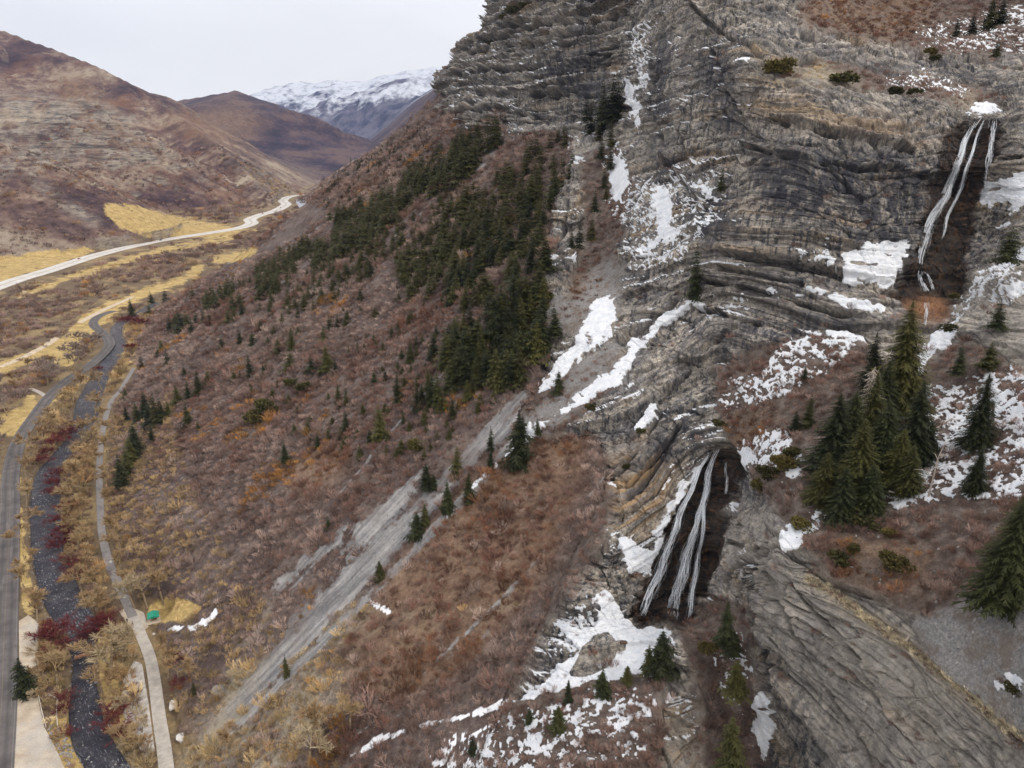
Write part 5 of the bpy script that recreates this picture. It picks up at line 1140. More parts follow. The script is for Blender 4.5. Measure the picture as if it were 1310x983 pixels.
def log(px, py, lpx, ang, label, seed):
    P = place(px, py); L = lpx * proj(P)[2] / F; e = empty('fallen_log'); r = random.Random(seed); e.location = P + np.array([0, 0, .25])
    a = np.array([math.cos(ang), .25, math.sin(ang)]); a /= np.linalg.norm(a); b = MB(); b.tube([-a*L/2, np.array([0,0,.05]), a*L/2], [.2, .16, .07], 6); b.build('trunk', DEADWOOD, e)
    b = MB()
    for i in range(10):
        f = r.uniform(-.1, .5); d = np.array([r.gauss(0,1), r.gauss(0,1), abs(r.gauss(.6,.6))]); d *= L * .22 / np.linalg.norm(d); b.tube([a*L*f, a*L*f + d*.6, a*L*f + d], [.06, .045, .012], 4, False)
    b.build('branches', DEADWOOD, e); tag(e, label, 'fallen tree'); return e
log(1150,634,34,-.35,'pale fallen branchy dead tree on the snow below the bench clump', 1); log(1156,812,14,.9,'short pale dead stump beside the golden grass rim', 2); log(1206,545,30,.5,'thin fallen log on the snowy bench between two firs', 4); log(1035,595,26,.35,'thin fallen log above the rock pillar', 6)
# ------------------------------------------------------------------ brush, grass and stones too many to count
LIB = bpy.data.collections.new('plant_kinds')
def shrub_kind(seed, stems, spread, twigs, w, hgt=1.0):
    r = random.Random(seed); V, T = [], []
    def blade(a, b, w0, w1):
        e = np.cross(b - a, (r.random()-.5, r.random()-.5, r.random()-.5)); e /= np.linalg.norm(e) + 1e-9; m = len(V)
        if w1 > 0: V.extend([a - e*w0, a + e*w0, b + e*w1, b - e*w1]); T.extend([(m, m+1, m+2), (m, m+2, m+3)])
        else: V.extend([a - e*w0, a + e*w0, b]); T.append((m, m+1, m+2))
    for i in range(stems):
        an, q = r.uniform(0, 6.283), math.sqrt(r.random()); base = np.array([math.cos(an), math.sin(an), 0]) * q * .30
        d = np.array([math.cos(an) * q * spread + r.gauss(0,.12), math.sin(an) * q * spread + r.gauss(0,.12), 1.0]); d /= np.linalg.norm(d); L = hgt * r.uniform(.45, .8) * (1.1 - .25 * q)
        tip = base + d * L; blade(base, tip, w, w * .7)
        for k in range(twigs):
            f = r.uniform(.35, 1); s = base + d * L * f; nd = d + np.array([r.gauss(0,.5), r.gauss(0,.5), r.gauss(.1,.3)]); nd /= np.linalg.norm(nd); blade(s, s + nd * r.uniform(.18, .36), w * .8, 0)
    return np.array(V), T
def m_brush():
    t = NT('leafless_brush'); k = t.attr('tint', 'INSTANCER'); r = t.n('ShaderNodeObjectInfo').outputs['Random']
    c = t.ramp(k, [(0, (.33,.245,.205)), (.25, (.21,.135,.108)), (.5, (.15,.068,.044)), (.68, (.20,.10,.050)), (.8, (.34,.165,.042)), (.9, (.36,.25,.125)), (.97, (.50,.38,.20)), (1, (.56,.48,.33))])
    c = t.mix(1.0, c, t.ramp(r, [(0, .5), (.5, 1.0), (1, 1.7)]), 'MULTIPLY'); t.color(c); return t.m
BRUSH = m_brush()
def lib(name, V, T, mat): 
    o = bpy.data.objects.new(name, tri_mesh(name, V, T, mat)); LIB.objects.link(o); return o
for n, a in (('a_shrub', (1, 40, .75, 9, .0105)), ('b_shrub', (2, 34, 1.0, 10, .0105)), ('c_shrub', (3, 46, .6, 9, .0095)), ('d_shrub', (4, 28, 1.2, 11, .0115))): lib(n, *shrub_kind(*a), BRUSH)
LIB2 = bpy.data.collections.new('stone_kinds')
def stone(seed, sub=2):
    import bmesh
    bm = bmesh.new(); bmesh.ops.create_icosphere(bm, subdivisions=sub, radius=.5); r = random.Random(seed)
    pl = [(np.array([r.gauss(0,1) for _ in range(3)]), r.uniform(.24,.42)) for _ in range(11)]; sc_ = (r.uniform(.8,1.2), r.uniform(.6,1), r.uniform(.5,.8))
    for v in bm.verts:
        p = np.array(v.co)
        for n, d in pl:
            n = n / np.linalg.norm(n); e = p @ n - d
            if e > 0: p = p - n * e
        if sub > 3: p = p * (1 + .10 * float(fbm(*[np.array([c * 2.6 + seed]) for c in p], 4, 5)[0]))
        v.co = p * sc_
    me = bpy.data.meshes.new('stone'); bm.to_mesh(me); bm.free(); return me
def m_stone():
    t = NT('grey_stone'); p = t.n('ShaderNodeTexCoord').outputs['Object']; r = t.n('ShaderNodeObjectInfo').outputs['Random']
    c = t.ramp(t.noise(p, 2.5, 6, .7), [(.3, (.14,.13,.125)), (.6, (.27,.25,.235)), (.75, (.38,.35,.32))]); c = t.mix(1.0, c, t.ramp(r, [(0, .7), (1, 1.4)]), 'MULTIPLY'); t.color(c); return t.m
STONE = m_stone(); STONES = []
for s in range(4):
    me = stone(s); me.materials.append(STONE); STONES.append(me); o = bpy.data.objects.new('stone', me); LIB2.objects.link(o)
def spread_group(coll):
    g = bpy.data.node_groups.new('spread', 'GeometryNodeTree'); g.is_modifier = True
    g.interface.new_socket('Geometry', in_out='INPUT', socket_type='NodeSocketGeometry'); g.interface.new_socket('Geometry', in_out='OUTPUT', socket_type='NodeSocketGeometry')
    a, b = g.nodes.new('NodeGroupInput'), g.nodes.new('NodeGroupOutput'); i = g.nodes.new('GeometryNodeInstanceOnPoints'); c = g.nodes.new('GeometryNodeCollectionInfo')
    c.inputs['Collection'].default_value = coll; c.inputs['Separate Children'].default_value = True; c.inputs['Reset Children'].default_value = True
    def na(n, ty): x = g.nodes.new('GeometryNodeInputNamedAttribute'); x.data_type = ty; x.inputs['Name'].default_value = n; return x.outputs['Attribute']
    g.links.new(a.outputs[0], i.inputs['Points']); g.links.new(c.outputs[0], i.inputs['Instance']); i.inputs['Pick Instance'].default_value = True
    g.links.new(na('kind_no', 'INT'), i.inputs['Instance Index']); g.links.new(na('turn', 'FLOAT_VECTOR'), i.inputs['Rotation']); g.links.new(na('size', 'FLOAT_VECTOR'), i.inputs['Scale'])
    g.links.new(i.outputs[0], b.inputs[0]); return g
def spread(name, P, size, turn, tint, coll, nk):
    me = bpy.data.meshes.new(name); me.vertices.add(len(P)); me.vertices.foreach_set('co', np.asarray(P, np.float32).ravel())
    def A(n, ty, v, f): x = me.attributes.new(n, ty, 'POINT'); x.data.foreach_set(f, np.asarray(v).ravel())
    A('kind_no', 'INT', rng.integers(0, nk, len(P)).astype(np.int32), 'value'); A('turn', 'FLOAT_VECTOR', turn.astype(np.float32), 'vector'); A('size', 'FLOAT_VECTOR', size.astype(np.float32), 'vector'); A('tint', 'FLOAT', tint.astype(np.float32), 'value')
    o = put(bpy.data.objects.new(name, me)); m = o.modifiers.new('spread', 'NODES'); m.node_group = spread_group(coll); tag(o, kind='stuff'); return o
PTS, SZ, TN = [], [], []
def bring(x, y, z, s, tint): PTS.append(np.stack([x, y, z], -1)); SZ.append(s); TN.append(tint)
ROADM = np.maximum(FLAT_M, blur(ribbon_mask(RIVERC, 1.5), 1))
BANK = blur(ribbon_mask([q for q in RIVERC if q[1] > 396], 15), 2)
def jittered(x0, x1, y0, y1, sp):
    a, b = np.meshgrid(np.arange(x0, x1, sp), np.arange(y0, y1, sp)); a = a + rng.uniform(-.5, .5, a.shape) * sp; b = b + rng.uniform(-.5, .5, b.shape) * sp; return a.ravel(), b.ravel()
for y0, y1, sp, sz in ((70, 420, 1.75, 2.3), (420, 800, 2.8, 3.0), (800, 1500, 4.6, 4.4), (1500, 2300, 8.0, 6.5)):
    x0, x1 = -.86 * y1, .30 * y1
    x, y = jittered(max(x0, -1100), min(x1, 250), y0, y1, sp); k = (x / y > -.98) & (x / y < .5); x, y = x[k], y[k]
    z = gz(x, y); px, py, dp = proj(np.stack([x, y, z], -1)); k = (px > -90) & (px < 1000) & (py > 120) & (py < 1080)
    k &= ~((samp(MH, px, py) > .9) & (px > 650)) ; x, y, z, px, py = x[k], y[k], z[k], px[k], py[k]
    w = x - xtoe(y); sl = (w > 1.5) | ((px > 330) & (w > -150) & (z - zv(y) > 3)); bank = samp(BANK, px, py)
    cs, cg, cr, cn = [gcover(a, x, y) for a in (g_scree, g_grass, np.maximum(g_red * (YY < 900), g_rs), snowg)]
    dens = fbm(x / 16, y / 16, 0 * x, 4, 301) ; fine = fbm(x / 5, y / 5, 0 * x, 2, 303)
    pr = np.where(sl, np.clip(.92 + .7 * dens - 1.1 * cs - .55 * cg - 1.0 * cn, 0, 1), np.clip(.55 + 1.7 * dens + .4 * fine - 1.2 * cg, 0, 1))
    pr *= (1 - np.clip(samp(ROADM, px, py) * 2, 0, 1)) * (1 - .9 * np.clip(1.6 * gcover(g_trail, x, y), 0, 1))
    ht = z - zv(y); pr = np.where(~sl & (ht > 4), .5 * pr, pr); pr = np.where((bank > .3) & ~sl, np.maximum(pr, .62 * (1 - np.clip(samp(ROADM, px, py) * 2, 0, 1))), pr)
    ok = rng.random(len(x)) < pr; x, y, z, sl, cr, cg, dens, px, bank, cp = [v[ok] for v in (x, y, z, sl, cr, cg, dens, px, bank, gcover(g_pale, x, y))]
    tn = np.where(sl, .10 + .30 * rng.random(len(x)) + .10 * dens + .40 * cr * (rng.random(len(x)) > .15), .06 + .25 * rng.random(len(x)) + .62 * (rng.random(len(x)) < .35 * (y < 420) + .12))
    oz = fbm(x / 24, y / 24, 0 * x + 4.4, 4, 305); warm = fbm(x / 45, y / 45, 0 * x + 1.4, 3, 307); tn = np.where(sl, np.clip(tn - .06 + .42 * warm, 0, .66), tn); tn = np.where(sl & (oz > .34) & (rng.random(len(x)) < .7), .72 + .12 * rng.random(len(x)), tn); tn = np.where(sl & (x - xtoe(y) < 40) & (rng.random(len(x)) < .5) & (y < 420), .9, tn); tn = np.where(cg > .5, np.maximum(tn, .88 + .12 * rng.random(len(x))), tn)
    tn = np.where((bank > .3) & ~sl, np.where(rng.random(len(x)) < .7, .84 + .14 * rng.random(len(x)), .3), tn); tn = np.where((cp > .4) & (rng.random(len(x)) < .75), .86 + .1 * rng.random(len(x)), tn)
    s = sz * (.48 + 1.05 * rng.random(len(x)) ** 2.2) * np.where(sl, 1, 1.25) * np.where(cg > .5, .6, 1)
    s = np.where(rng.random(len(x)) < .06, s * 1.75, s)
    bring(x, y, z - .05 * s, s, np.clip(tn, 0, 1))
# on the ledges and benches of the cliff
nC = 52000
rr, cc = rng.integers(0, nr, nC * 4), rng.integers(0, nc, nC * 4)
dpt = proj(CLIFF_P[rr, cc])[2]
pr = CLIFF_KEEP[rr, cc] * (CLIFF_SOIL[rr, cc] ** 1.5) * np.clip(1.0 - .72 * c_scree[rr, cc] - .75 * CLIFF_SNOW[rr, cc], 0, 1) * np.clip(.55 + .9 * fbm(CLIFF_P[rr, cc][:, 0] / 7, CLIFF_P[rr, cc][:, 1] / 7, CLIFF_P[rr, cc][:, 2] / 7, 3, 311), 0, 1) * (dpt / 220.) ** 2 * .42
pr = pr + (CLIFF_KEEP[rr, cc] & (CLIFF_SOIL[rr, cc] < .3) & (CLIFF_N[rr, cc][:, 2] > .75)) * .012
ok = rng.random(len(rr)) < pr; rr, cc = rr[ok], cc[ok]; p = CLIFF_P[rr, cc]
rd = c_red[rr, cc]; gs = c_grass[rr, cc]; tn = .08 + .34 * rng.random(len(p)) + .36 * rd * (rng.random(len(p)) > .2); tn = np.where(gs > .5, .95, tn)
s = (.8 + 1.5 * rng.random(len(p)) ** 2) * np.where(gs > .5, .6, 1); bring(p[:, 0], p[:, 1], p[:, 2] - .05, s, np.clip(tn, 0, 1))
# the rim of golden grass on the spur
RIM = np.array([(1034,738),(1060,752),(1090,778),(1120,802),(1150,824),(1180,848),(1210,870),(1240,892),(1262,914),(1290,936),(1320,958)], float)
kk = np.linspace(0, len(RIM) - 1, 900); rx = np.interp(kk, range(len(RIM)), RIM[:, 0]) + rng.normal(0, 4.0, 900); ry = np.interp(kk, range(len(RIM)), RIM[:, 1]) + rng.normal(0, 2.6, 900)
g = np.array([cliff_at(a, b) for a, b in zip(rx, ry)]); bring(g[:, 0], g[:, 1], g[:, 2] - .05, .3 + .6 * rng.random(900), np.where(rng.random(900) < .25, .35, 1.0 + 0 * rng.random(900)))
PT = np.concatenate(PTS); S_ = np.concatenate(SZ); T_ = np.concatenate(TN); n = len(PT)
spread('brush', PT, np.stack([S_ * rng.uniform(.85, 1.25, n), S_ * rng.uniform(.85, 1.25, n), S_ * rng.uniform(.75, 1.1, n)], -1), np.stack([rng.normal(0, .1, n), rng.normal(0, .1, n), rng.uniform(0, 6.28, n)], -1), T_, LIB, 4)
print('brush', n)
# stones: along the creek, on the scree, under the bluff
SP_, SS_ = [], []
C, N_, W_ = ribbon_pts(RIVERC, 40); m = C[:, 1] < 760; C, N_, W_ = C[m], N_[m], W_[m]
for rep in range(3):
    sd = rng.choice([-1, 1], len(C)); o = W_ * (rng.uniform(.75, 1.35, len(C))) * sd; xy = C + N_ * o[:, None] + rng.normal(0, .4, C.shape); SP_.append(np.c_[xy, gz(xy[:, 0], xy[:, 1])]); SS_.append(.25 + .8 * rng.random(len(C)) ** 3)
o = W_ * rng.uniform(-.9, .9, len(C)); xy = C + N_ * o[:, None]; k = rng.random(len(C)) < .5; SP_.append(np.c_[xy, zv(xy[:, 1]) - 1.35][k]); SS_.append((.3 + .7 * rng.random(len(C)) ** 2)[k])
pz = onfloor(rng.uniform(60, 92, 260), rng.uniform(928, 985, 260)); k = np.abs((proj(pz)[0] - 66) * 1.6 - (proj(pz)[1] - 930)) < 14; SP_.append(pz[k]); SS_.append(.5 + .9 * rng.random(k.sum()))
x, y = jittered(-150, 120, 110, 420, 1.3); z = gz(x, y); px, py, _ = proj(np.stack([x, y, z], -1)); k = (gcover(g_scree, x, y) > .55) & (rng.random(len(x)) < .30) & (samp(MH, px, py) < .9) & (x - xtoe(y) > 0)
SP_.append(np.stack([x, y, z], -1)[k]); SS_.append((.15 + .7 * rng.random(k.sum()) ** 5))
rr, cc = rng.integers(0, nr, 60000), rng.integers(0, nc, 60000); k = CLIFF_KEEP[rr, cc] & ((c_scree[rr, cc] > .4) | (c_soil[rr, cc] > .6)) & (rng.random(60000) < .12); SP_.append(CLIFF_P[rr, cc][k]); SS_.append(.12 + .8 * rng.random(k.sum()) ** 6)
PT = np.concatenate(SP_); S_ = np.concatenate(SS_); n = len(PT)
spread('loose_stones', PT, np.stack([S_] * 3, -1) * rng.uniform(.7, 1.3, (n, 3)), rng.uniform(0, 6.28, (n, 3)), np.zeros(n), LIB2, 4)
print('stones', n)
# ------------------------------------------------------------------ made things in the valley
def floor1(px, py): return onfloor(np.array([px]), np.array([py]))[0]
def face_dir(a, b): d = floor1(*b) - floor1(*a); return math.atan2(d[1], d[0])
PAINT = {k: simple(k + '_paint', c, tuple(v * 1.1 for v in c), 2, .4, coord='obj') for k, c in dict(red=(.35,.03,.025), black=(.02,.02,.024), white=(.75,.75,.73), grey=(.22,.23,.25)).items()}
GLASS = simple('dark_glass', (.02,.025,.03), (.03,.035,.04), 2, .1); RUBBER = simple('tyre_rubber', (.015,.015,.015), (.03,.03,.03), 5)
def car(px, py, paint, label, rz, truck=False):
    P = floor1(px, py); P[2] += .25; e = empty('car', P); e.rotation_euler = (0, 0, rz); tag(e, label, 'car')
    L, Wd = (5.6, 2.0) if truck else (4.6, 1.85); b = MB(); prof = [(-L/2,.35),(-L/2,.95),(-L/2+.5,1.02),(L/2-1.2,1.0),(L/2-.1,.85),(L/2,.4)]
    n = len(prof); vs = [(x, -Wd/2, z) for x, z in prof] + [(x, Wd/2, z) for x, z in prof]; b.add(vs, [tuple(range(n)), tuple(range(2*n-1, n-1, -1))] + [(i, n+i, n+(i+1) % n, (i+1) % n) for i in range(n)]); b.build('body', PAINT[paint], e)
    c = MB(); x0, x1 = (-.2, 1.5) if truck else (-1.7, .9); w2 = Wd/2 - .08; vs = [(x0,-w2,1.0),(x1,-w2,1.0),(x1-.6,-w2+.15,1.5),(x0+.35,-w2+.15,1.5)]; vs += [(x, -y, z) for x, y, z in vs]; c.add(vs, [(0,1,2,3),(7,6,5,4),(0,4,5,1),(1,5,6,2),(3,2,6,7),(0,3,7,4)]); c.build('cabin', GLASS, e)
    r = MB(); r.box((((x0+x1)/2 - .12), 0, 1.53), ((x1-x0) - .9, Wd - .46, .06)); r.build('roof', PAINT[paint], e)
    for sx in (-1, 1):
        for sy in (-1, 1): wv = MB(); wv.tube([(sx*L*.31, sy*(Wd/2-.22), .33), (sx*L*.31, sy*(Wd/2+.02), .33)], .33, 12); wv.build('wheel', RUBBER, e)
hw = face_dir((60,347),(130,325))
car(101,332,'red','small red car on the pale highway at the left', hw); car(206,308,'black','dark car farther along the pale highway beside the yellow meadow', face_dir((200,309),(270,298)))
car(336,274,'red','red vehicle on the highway bend below the mountain foot', face_dir((334,275),(352,270)), True); car(359,266,'black','dark car on the far highway bend', face_dir((352,270),(366,262))); car(371,251.6,'white','pale car on the farthest stretch of the highway', face_dir((370,252),(392,249)))
# people
def person(px, py, label, rz, stride=.2, top=(.03,.03,.035), legs=(.02,.022,.03), arm=0.0, P=None):
    P = floor1(px, py) if P is None else P; P[2] += .10
    J = {'p':(0,0,.93),'b':(0,.0,1.15),'c':(0,.01,1.38),'n':(0,.01,1.50),'h':(0,.03,1.62),'t':(0,.03,1.74)}
    for s, sg in (('l',1),('r',-1)):
        J['hip'+s] = (.10*sg,0,.90); J['kn'+s] = (.11*sg, .55*stride*sg+.03, .49); J['an'+s] = (.11*sg, stride*sg, .09); J['to'+s] = (.12*sg, stride*sg+.19, .04)
        J['sh'+s] = (.19*sg,.0,1.41); J['el'+s] = (.25*sg,-stride*sg*.5,1.14); J['wr'+s] = (.23*sg,-stride*sg*.7+.12+arm,.92+arm); J['ha'+s] = (.22*sg,-stride*sg*.8+.17+arm,.83+arm)
    rad = dict(p=.15,b=.135,c=.16,n=.06,h=.105,t=.075,hip=.10,kn=.065,an=.048,to=.04,sh=.075,el=.05,wr=.036,ha=.04)
    E = [('p','b'),('b','c'),('c','n'),('n','h'),('h','t')]
    for s in 'lr': E += [('p','hip'+s),('hip'+s,'kn'+s),('kn'+s,'an'+s),('an'+s,'to'+s),('c','sh'+s),('sh'+s,'el'+s),('el'+s,'wr'+s),('wr'+s,'ha'+s)]
    ks = list(J); me = bpy.data.meshes.new('person'); me.from_pydata([J[k] for k in ks], [(ks.index(a), ks.index(b)) for a, b in E], []); o = put(bpy.data.objects.new('person', me))
    sm = o.modifiers.new('skin', 'SKIN')
    for i, k in enumerate(ks):
        q = rad.get(k, rad.get(k[:-1], .05)); me.skin_vertices[0].data[i].radius = (q, q * (.8 if k in 'pbc' else 1))
    me.skin_vertices[0].data[0].use_root = True
    o.modifiers.new('smooth', 'SUBSURF').levels = 1; o.modifiers['smooth'].render_levels = 1
    t = NT('clothes'); z = t.n('ShaderNodeSeparateXYZ'); t.l(t.n('ShaderNodeTexCoord').outputs['Object'], z.inputs[0]); h = z.outputs[2]
    c = t.mix(t.math('GREATER_THAN', h, .95), legs, top); c = t.mix(t.math('GREATER_THAN', h, 1.5), c, (.45,.28,.2)); c = t.mix(t.math('GREATER_THAN', h, 1.68), c, (.04,.025,.018)); c = t.mix(t.math('LESS_THAN', h, .09), c, (.02,.02,.02)); t.color(c); me.materials.append(t.m)
    o.location = P; o.rotation_euler = (0, 0, rz); tag(o, label, 'person'); return o
person(163,797,'person in dark clothes standing at the left edge of the path plaza', 1.0); person(170,800,'person in dark clothes walking on the path plaza, right of another walker', 2.2, .28, (.02,.02,.03)); person(45,822,'person in black standing alone in the roadside gravel pull-in', .4, .12)
# the green roofed shelter
P = floor1(197, 794); e = empty('picnic_shelter', P); e.rotation_euler = (0, 0, .45); tag(e, 'small picnic shelter with a green roof beside the footpath', 'shelter')
GREEN = simple('green_roof_metal', (.02,.20,.13), (.03,.26,.17), 1.5, .5, coord='obj'); TIMBER = simple('pale_timber', (.36,.27,.17), (.48,.37,.25), 3, coord='obj')
b = MB(); hw_, hl = 1.9, 2.0; b.add([(-hw_,-hl,2.2),(hw_,-hl,2.2),(hw_,hl,2.2),(-hw_,hl,2.2),(0,-hl,3.0),(0,hl,3.0),(-hw_,-hl,2.12),(hw_,-hl,2.12),(hw_,hl,2.12),(-hw_,hl,2.12)], [(0,4,5,3),(1,2,5,4),(0,1,4),(2,3,5),(6,9,8,7),(0,6,7,1),(1,7,8,2),(2,8,9,3),(3,9,6,0)]); b.build('roof', GREEN, e)
for sx in (-1, 1):
    for sy in (-1, 1): b = MB(); b.box((sx*1.6, sy*1.7, 1.06), (.14, .14, 2.12)); b.build('post', TIMBER, e)
b = MB(); b.box((0,0,.14), (4.2,4.6,.2)); b.build('floor_slab', simple('slab_concrete', (.45,.36,.28), (.55,.45,.36), 1), e)
b = MB(); b.box((0,0,.78), (.8,2.0,.06)); b.box((0,-.7,.5), (.08,.08,.52)); b.box((0,.7,.5), (.08,.08,.52)); b.box((.65,0,.48), (.28,2,.05)); b.box((-.65,0,.48), (.28,2,.05)); b.box((0,-.7,.44), (1.5,.08,.06)); b.box((0,.7,.44), (1.5,.08,.06)); b.build('picnic_table', TIMBER, e)
# stair railings, pole, footbridge
RAIL = simple('bleached_rail', (.50,.45,.38), (.64,.58,.50), 2, coord='obj')
def railing(pp, label, mat=RAIL):
    Q = [floor1(*q) for q in pp]; e = empty('railing', Q[0]); tag(e, label, 'railing', 'pale railings of the creek stairs'); o = Q[0]
    for a, c in zip(Q[:-1], Q[1:]):
        n = max(2, int(np.linalg.norm(c - a) / 2.2) + 1)
        for i in range(n + (c is Q[-1])):
            p = a + (c - a) * i / n - o; b = MB(); b.box((p[0], p[1], p[2] + .5), (.16, .16, 1.1)); b.build('post', mat, e)
        for h in (.55, 1.0): b = MB(); b.tube([a - o + (0,0,h), c - o + (0,0,h)], .075, 6); b.build('rail', mat, e)
railing([(50,893),(54,912),(59,931)], 'pale left railing of the stairs going down from the gravel lot'); railing([(62,891),(74,897),(73,912),(74,931)], 'pale right railing of the stairs beside the creek')
P = floor1(64, 886); b = MB(); b.tube([(0,0,-.2),(0,0,2.5),(.3,0,5.2)], [.13,.11,.08], 8); b.box((.15,0,4.6), (.5,.08,.6)); o = b.build('leaning_pole', BARK); o.location = P; tag(o, 'dark leaning pole above the stairs beside the gravel lot', 'pole')
a, c = floor1(95, 843), floor1(120, 836); e = empty('log_bridge', a); tag(e, 'rusty log bridge across the dark creek', 'bridge'); d = c - a; u_ = np.array([-d[1], d[0], 0]); u_ /= np.linalg.norm(u_); RUST = simple('rusty_timber', (.16,.07,.04), (.27,.14,.08), 2, coord='obj')
for k in (-.55, .55): b = MB(); b.tube([u_*k + (0,0,.15), d*.5 + u_*k + (0,0,.3), d + u_*k + (0,0,.15)], .22, 8); b.build('beam', RUST, e)
b = MB(); n = 34
for i in range(n): f = (i + .5) / n; p = d * f; b.box((p[0], p[1], .42 + .12 * math.sin(math.pi * f)), (np.linalg.norm(d) / n * .86, 1.5, .08), math.atan2(d[1], d[0]))
b.build('deck', RUST, e)
# boulders one can point to
PALE = simple('pale_boulder', (.42,.39,.36), (.62,.59,.55), 1.2, coord='obj'); ORANGE = simple('orange_boulder', (.16,.075,.038), (.30,.19,.12), .5, coord='obj', bump=.3); BROWN = simple('wet_boulder', (.045,.028,.02), (.12,.07,.045), 1.5, .5, coord='obj', bump=.3)
def boulder(px, py, wpx, label, mat, k=0, sq=(1, 1, .8)):
    P = place(px, py); s = wpx * proj(P)[2] / F; me = (STONES[k].copy() if wpx < 15 else stone(k + 50, 5)); me.materials.clear(); me.materials.append(mat)
    o = put(bpy.data.objects.new('boulder', me)); o.location = P; o.scale = [s * 1.1 * q for q in sq]; o.rotation_euler = (random.uniform(-.2,.2), random.uniform(-.2,.2), random.uniform(0, 3)); tag(o, label, 'boulder')
boulder(158,928,15,'largest white boulder between the red shrub and the footpath', PALE, 0); boulder(171,930,12,'grey white boulder right of the largest white one by the footpath', PALE, 1); boulder(122,928,8,'white boulder at the creek edge left of the red shrubs', PALE, 2); boulder(142,720,6,'small white boulder on the edge of the upper footpath', PALE, 3, (.7,1,1.6)); boulder(160,765,5,'small white stone where the footpath meets the plaza', PALE, 1); boulder(197,812,6,'white boulder beside the snow streak near the shelter', PALE, 2)
boulder(284,882,24,'grey boulder in the brush beside the lower scree', STONE, 1, (1, 1, .9)); boulder(224,901,20,'pale grey boulder right of the footpath', PALE, 3); boulder(232,945,16,'pale boulder right of the footpath near the bottom edge', PALE, 0)
boulder(950,736,26,'grey block wedged at the foot of the rock pillar beside the lower waterfall', STONE, 2, (1, .8, .9)); boulder(798,822,10,'dark rock poking out of the snowfield', BROWN, 1)
# ------------------------------------------------------------------ the air
lo_, hi_ = np.minimum(G.reshape(-1, 3).min(0), CLIFF_P[CLIFF_KEEP].min(0)), np.maximum(G.reshape(-1, 3).max(0), CLIFF_P[CLIFF_KEEP].max(0))
lo_ = np.minimum(lo_, EYE) - (60, 60, 1.0); hi_ = np.maximum(hi_, EYE) + (60, 60, 12); print('air', lo_, hi_)
b = MB(); b.box(tuple((lo_ + hi_) / 2), tuple(hi_ - lo_))
hz = b.build('haze', None); tag(hz, kind='stuff')
m = bpy.data.materials.new('haze'); m.use_nodes = True; n_ = m.node_tree; n_.nodes.clear(); o_ = n_.nodes.new('ShaderNodeOutputMaterial'); pv = n_.nodes.new('ShaderNodeVolumePrincipled')
pv.inputs['Color'].default_value = (.46, .62, 1.0, 1); pv.inputs['Density'].default_value = 2.4e-5; pv.inputs['Anisotropy'].default_value = .1; n_.links.new(pv.outputs[0], o_.inputs['Volume']); hz.data.materials.append(m)
# ------------------------------------------------------------------ daylight under high cloud
w = bpy.data.worlds.new('World'); sc.world = w; w.use_nodes = True
nt = w.node_tree; nt.nodes.clear()
def wn(ty, **k):
    x = nt.nodes.new(ty)
    for a, b in k.items(): setattr(x, a, b)
    return x
SUN_EL, SUN_AZ = R(48), R(125)     # azimuth clockwise from +Y
sky = wn('ShaderNodeTexSky', sky_type='NISHITA', sun_disc=False, sun_elevation=SUN_EL, sun_rotation=SUN_AZ, altitude=1500)
tc = wn('ShaderNodeTexCoord'); mp = wn('ShaderNodeMapping'); mp.inputs['Scale'].default_value = (1.0, 1.0, 3.2)
nt.links.new(tc.outputs['Generated'], mp.inputs[0])
no = wn('ShaderNodeTexNoise'); no.inputs['Scale'].default_value = 3.4; no.inputs['Detail'].default_value = 7; no.inputs['Roughness'].default_value = .55; no.inputs['Distortion'].default_value = .6
nt.links.new(mp.outputs[0], no.inputs['Vector'])
cov = wn('ShaderNodeMapRange', interpolation_type='SMOOTHSTEP'); nt.links.new(no.outputs['Fac'], cov.inputs[0])
for i, v in zip((1,2,3,4), (.24,.40,.93,1.0)): cov.inputs[i].default_value = v
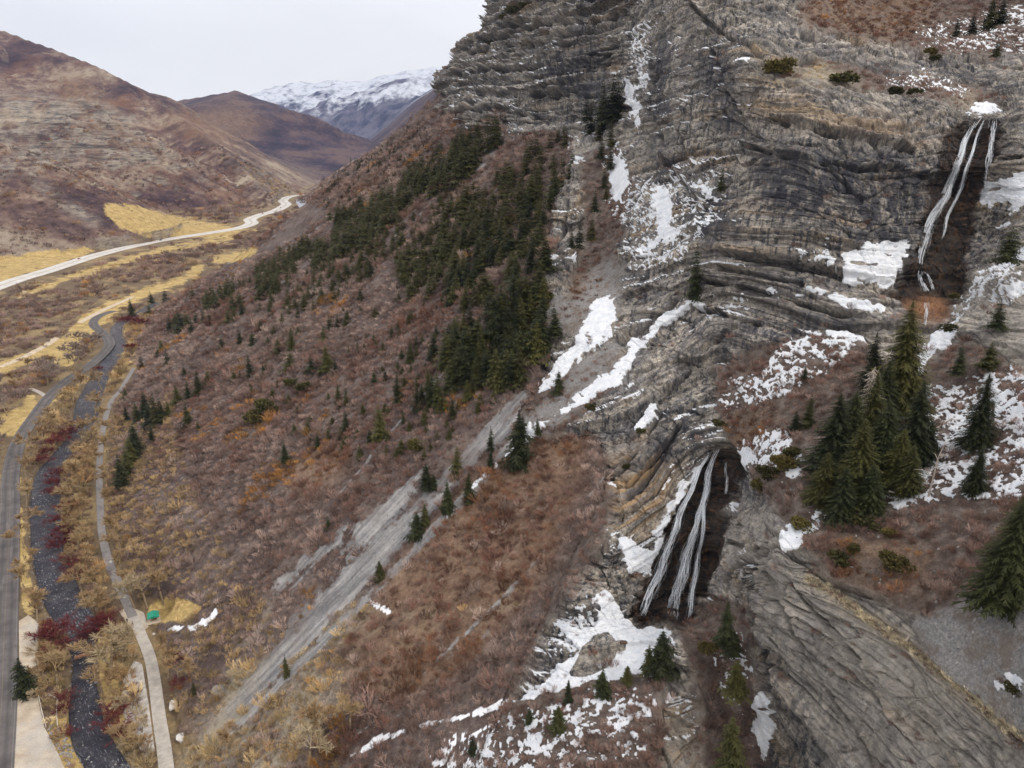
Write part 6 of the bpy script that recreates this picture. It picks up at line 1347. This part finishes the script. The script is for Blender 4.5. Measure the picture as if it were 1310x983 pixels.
tone = wn('ShaderNodeValToRGB'); nt.links.new(no.outputs['Fac'], tone.inputs[0])
e = tone.color_ramp.elements; e[0].position, e[0].color = .35, (8.9,8.8,8.75,1); e[1].position, e[1].color = .65, (9.5,9.4,9.35,1)
sp = wn('ShaderNodeSeparateXYZ'); nt.links.new(tc.outputs['Generated'], sp.inputs[0])
up = wn('ShaderNodeMapRange'); nt.links.new(sp.outputs[2], up.inputs[0])
for i, v in zip((1,2,3,4), (.12,.9,.98,1.8)): up.inputs[i].default_value = v     # high cloud is brightest overhead
tm = wn('ShaderNodeVectorMath', operation='SCALE'); nt.links.new(tone.outputs[0], tm.inputs[0]); nt.links.new(up.outputs[0], tm.inputs['Scale'])
mx = wn('ShaderNodeMix', data_type='RGBA'); nt.links.new(cov.outputs[0], mx.inputs[0]); nt.links.new(sky.outputs[0], mx.inputs[6]); nt.links.new(tm.outputs[0], mx.inputs[7])
bg = wn('ShaderNodeBackground'); bg.inputs['Strength'].default_value = .1; nt.links.new(mx.outputs[2], bg.inputs[0])
ow = wn('ShaderNodeOutputWorld'); nt.links.new(bg.outputs[0], ow.inputs[0])
sun = bpy.data.lights.new('sun', 'SUN'); sun.energy = 1.5; sun.angle = R(12); sun.color = (1, .95, .88)
so = put(bpy.data.objects.new('sun', sun)); so.rotation_euler = (math.pi/2 - SUN_EL, 0, math.pi - SUN_AZ)
cam = bpy.data.cameras.new('camera'); cam.sensor_width = 36; cam.lens = 36 * F / 1310.; cam.clip_start = 1; cam.clip_end = 40000
co = put(bpy.data.objects.new('camera', cam)); co.location = EYE; co.rotation_euler = (math.pi/2 - PITCH, 0, 0); sc.camera = co
vs = sc.view_settings; vs.view_transform = 'Standard'; vs.look = 'None'; vs.exposure = 0.18; vs.gamma = 1; vs.use_curve_mapping = False
sc.cycles.max_bounces = 4; sc.cycles.diffuse_bounces = 3; sc.cycles.transparent_max_bounces = 16
sc.cycles.use_denoising = True; sc.cycles.use_adaptive_sampling = False; sc.cycles.sample_clamp_indirect = 4
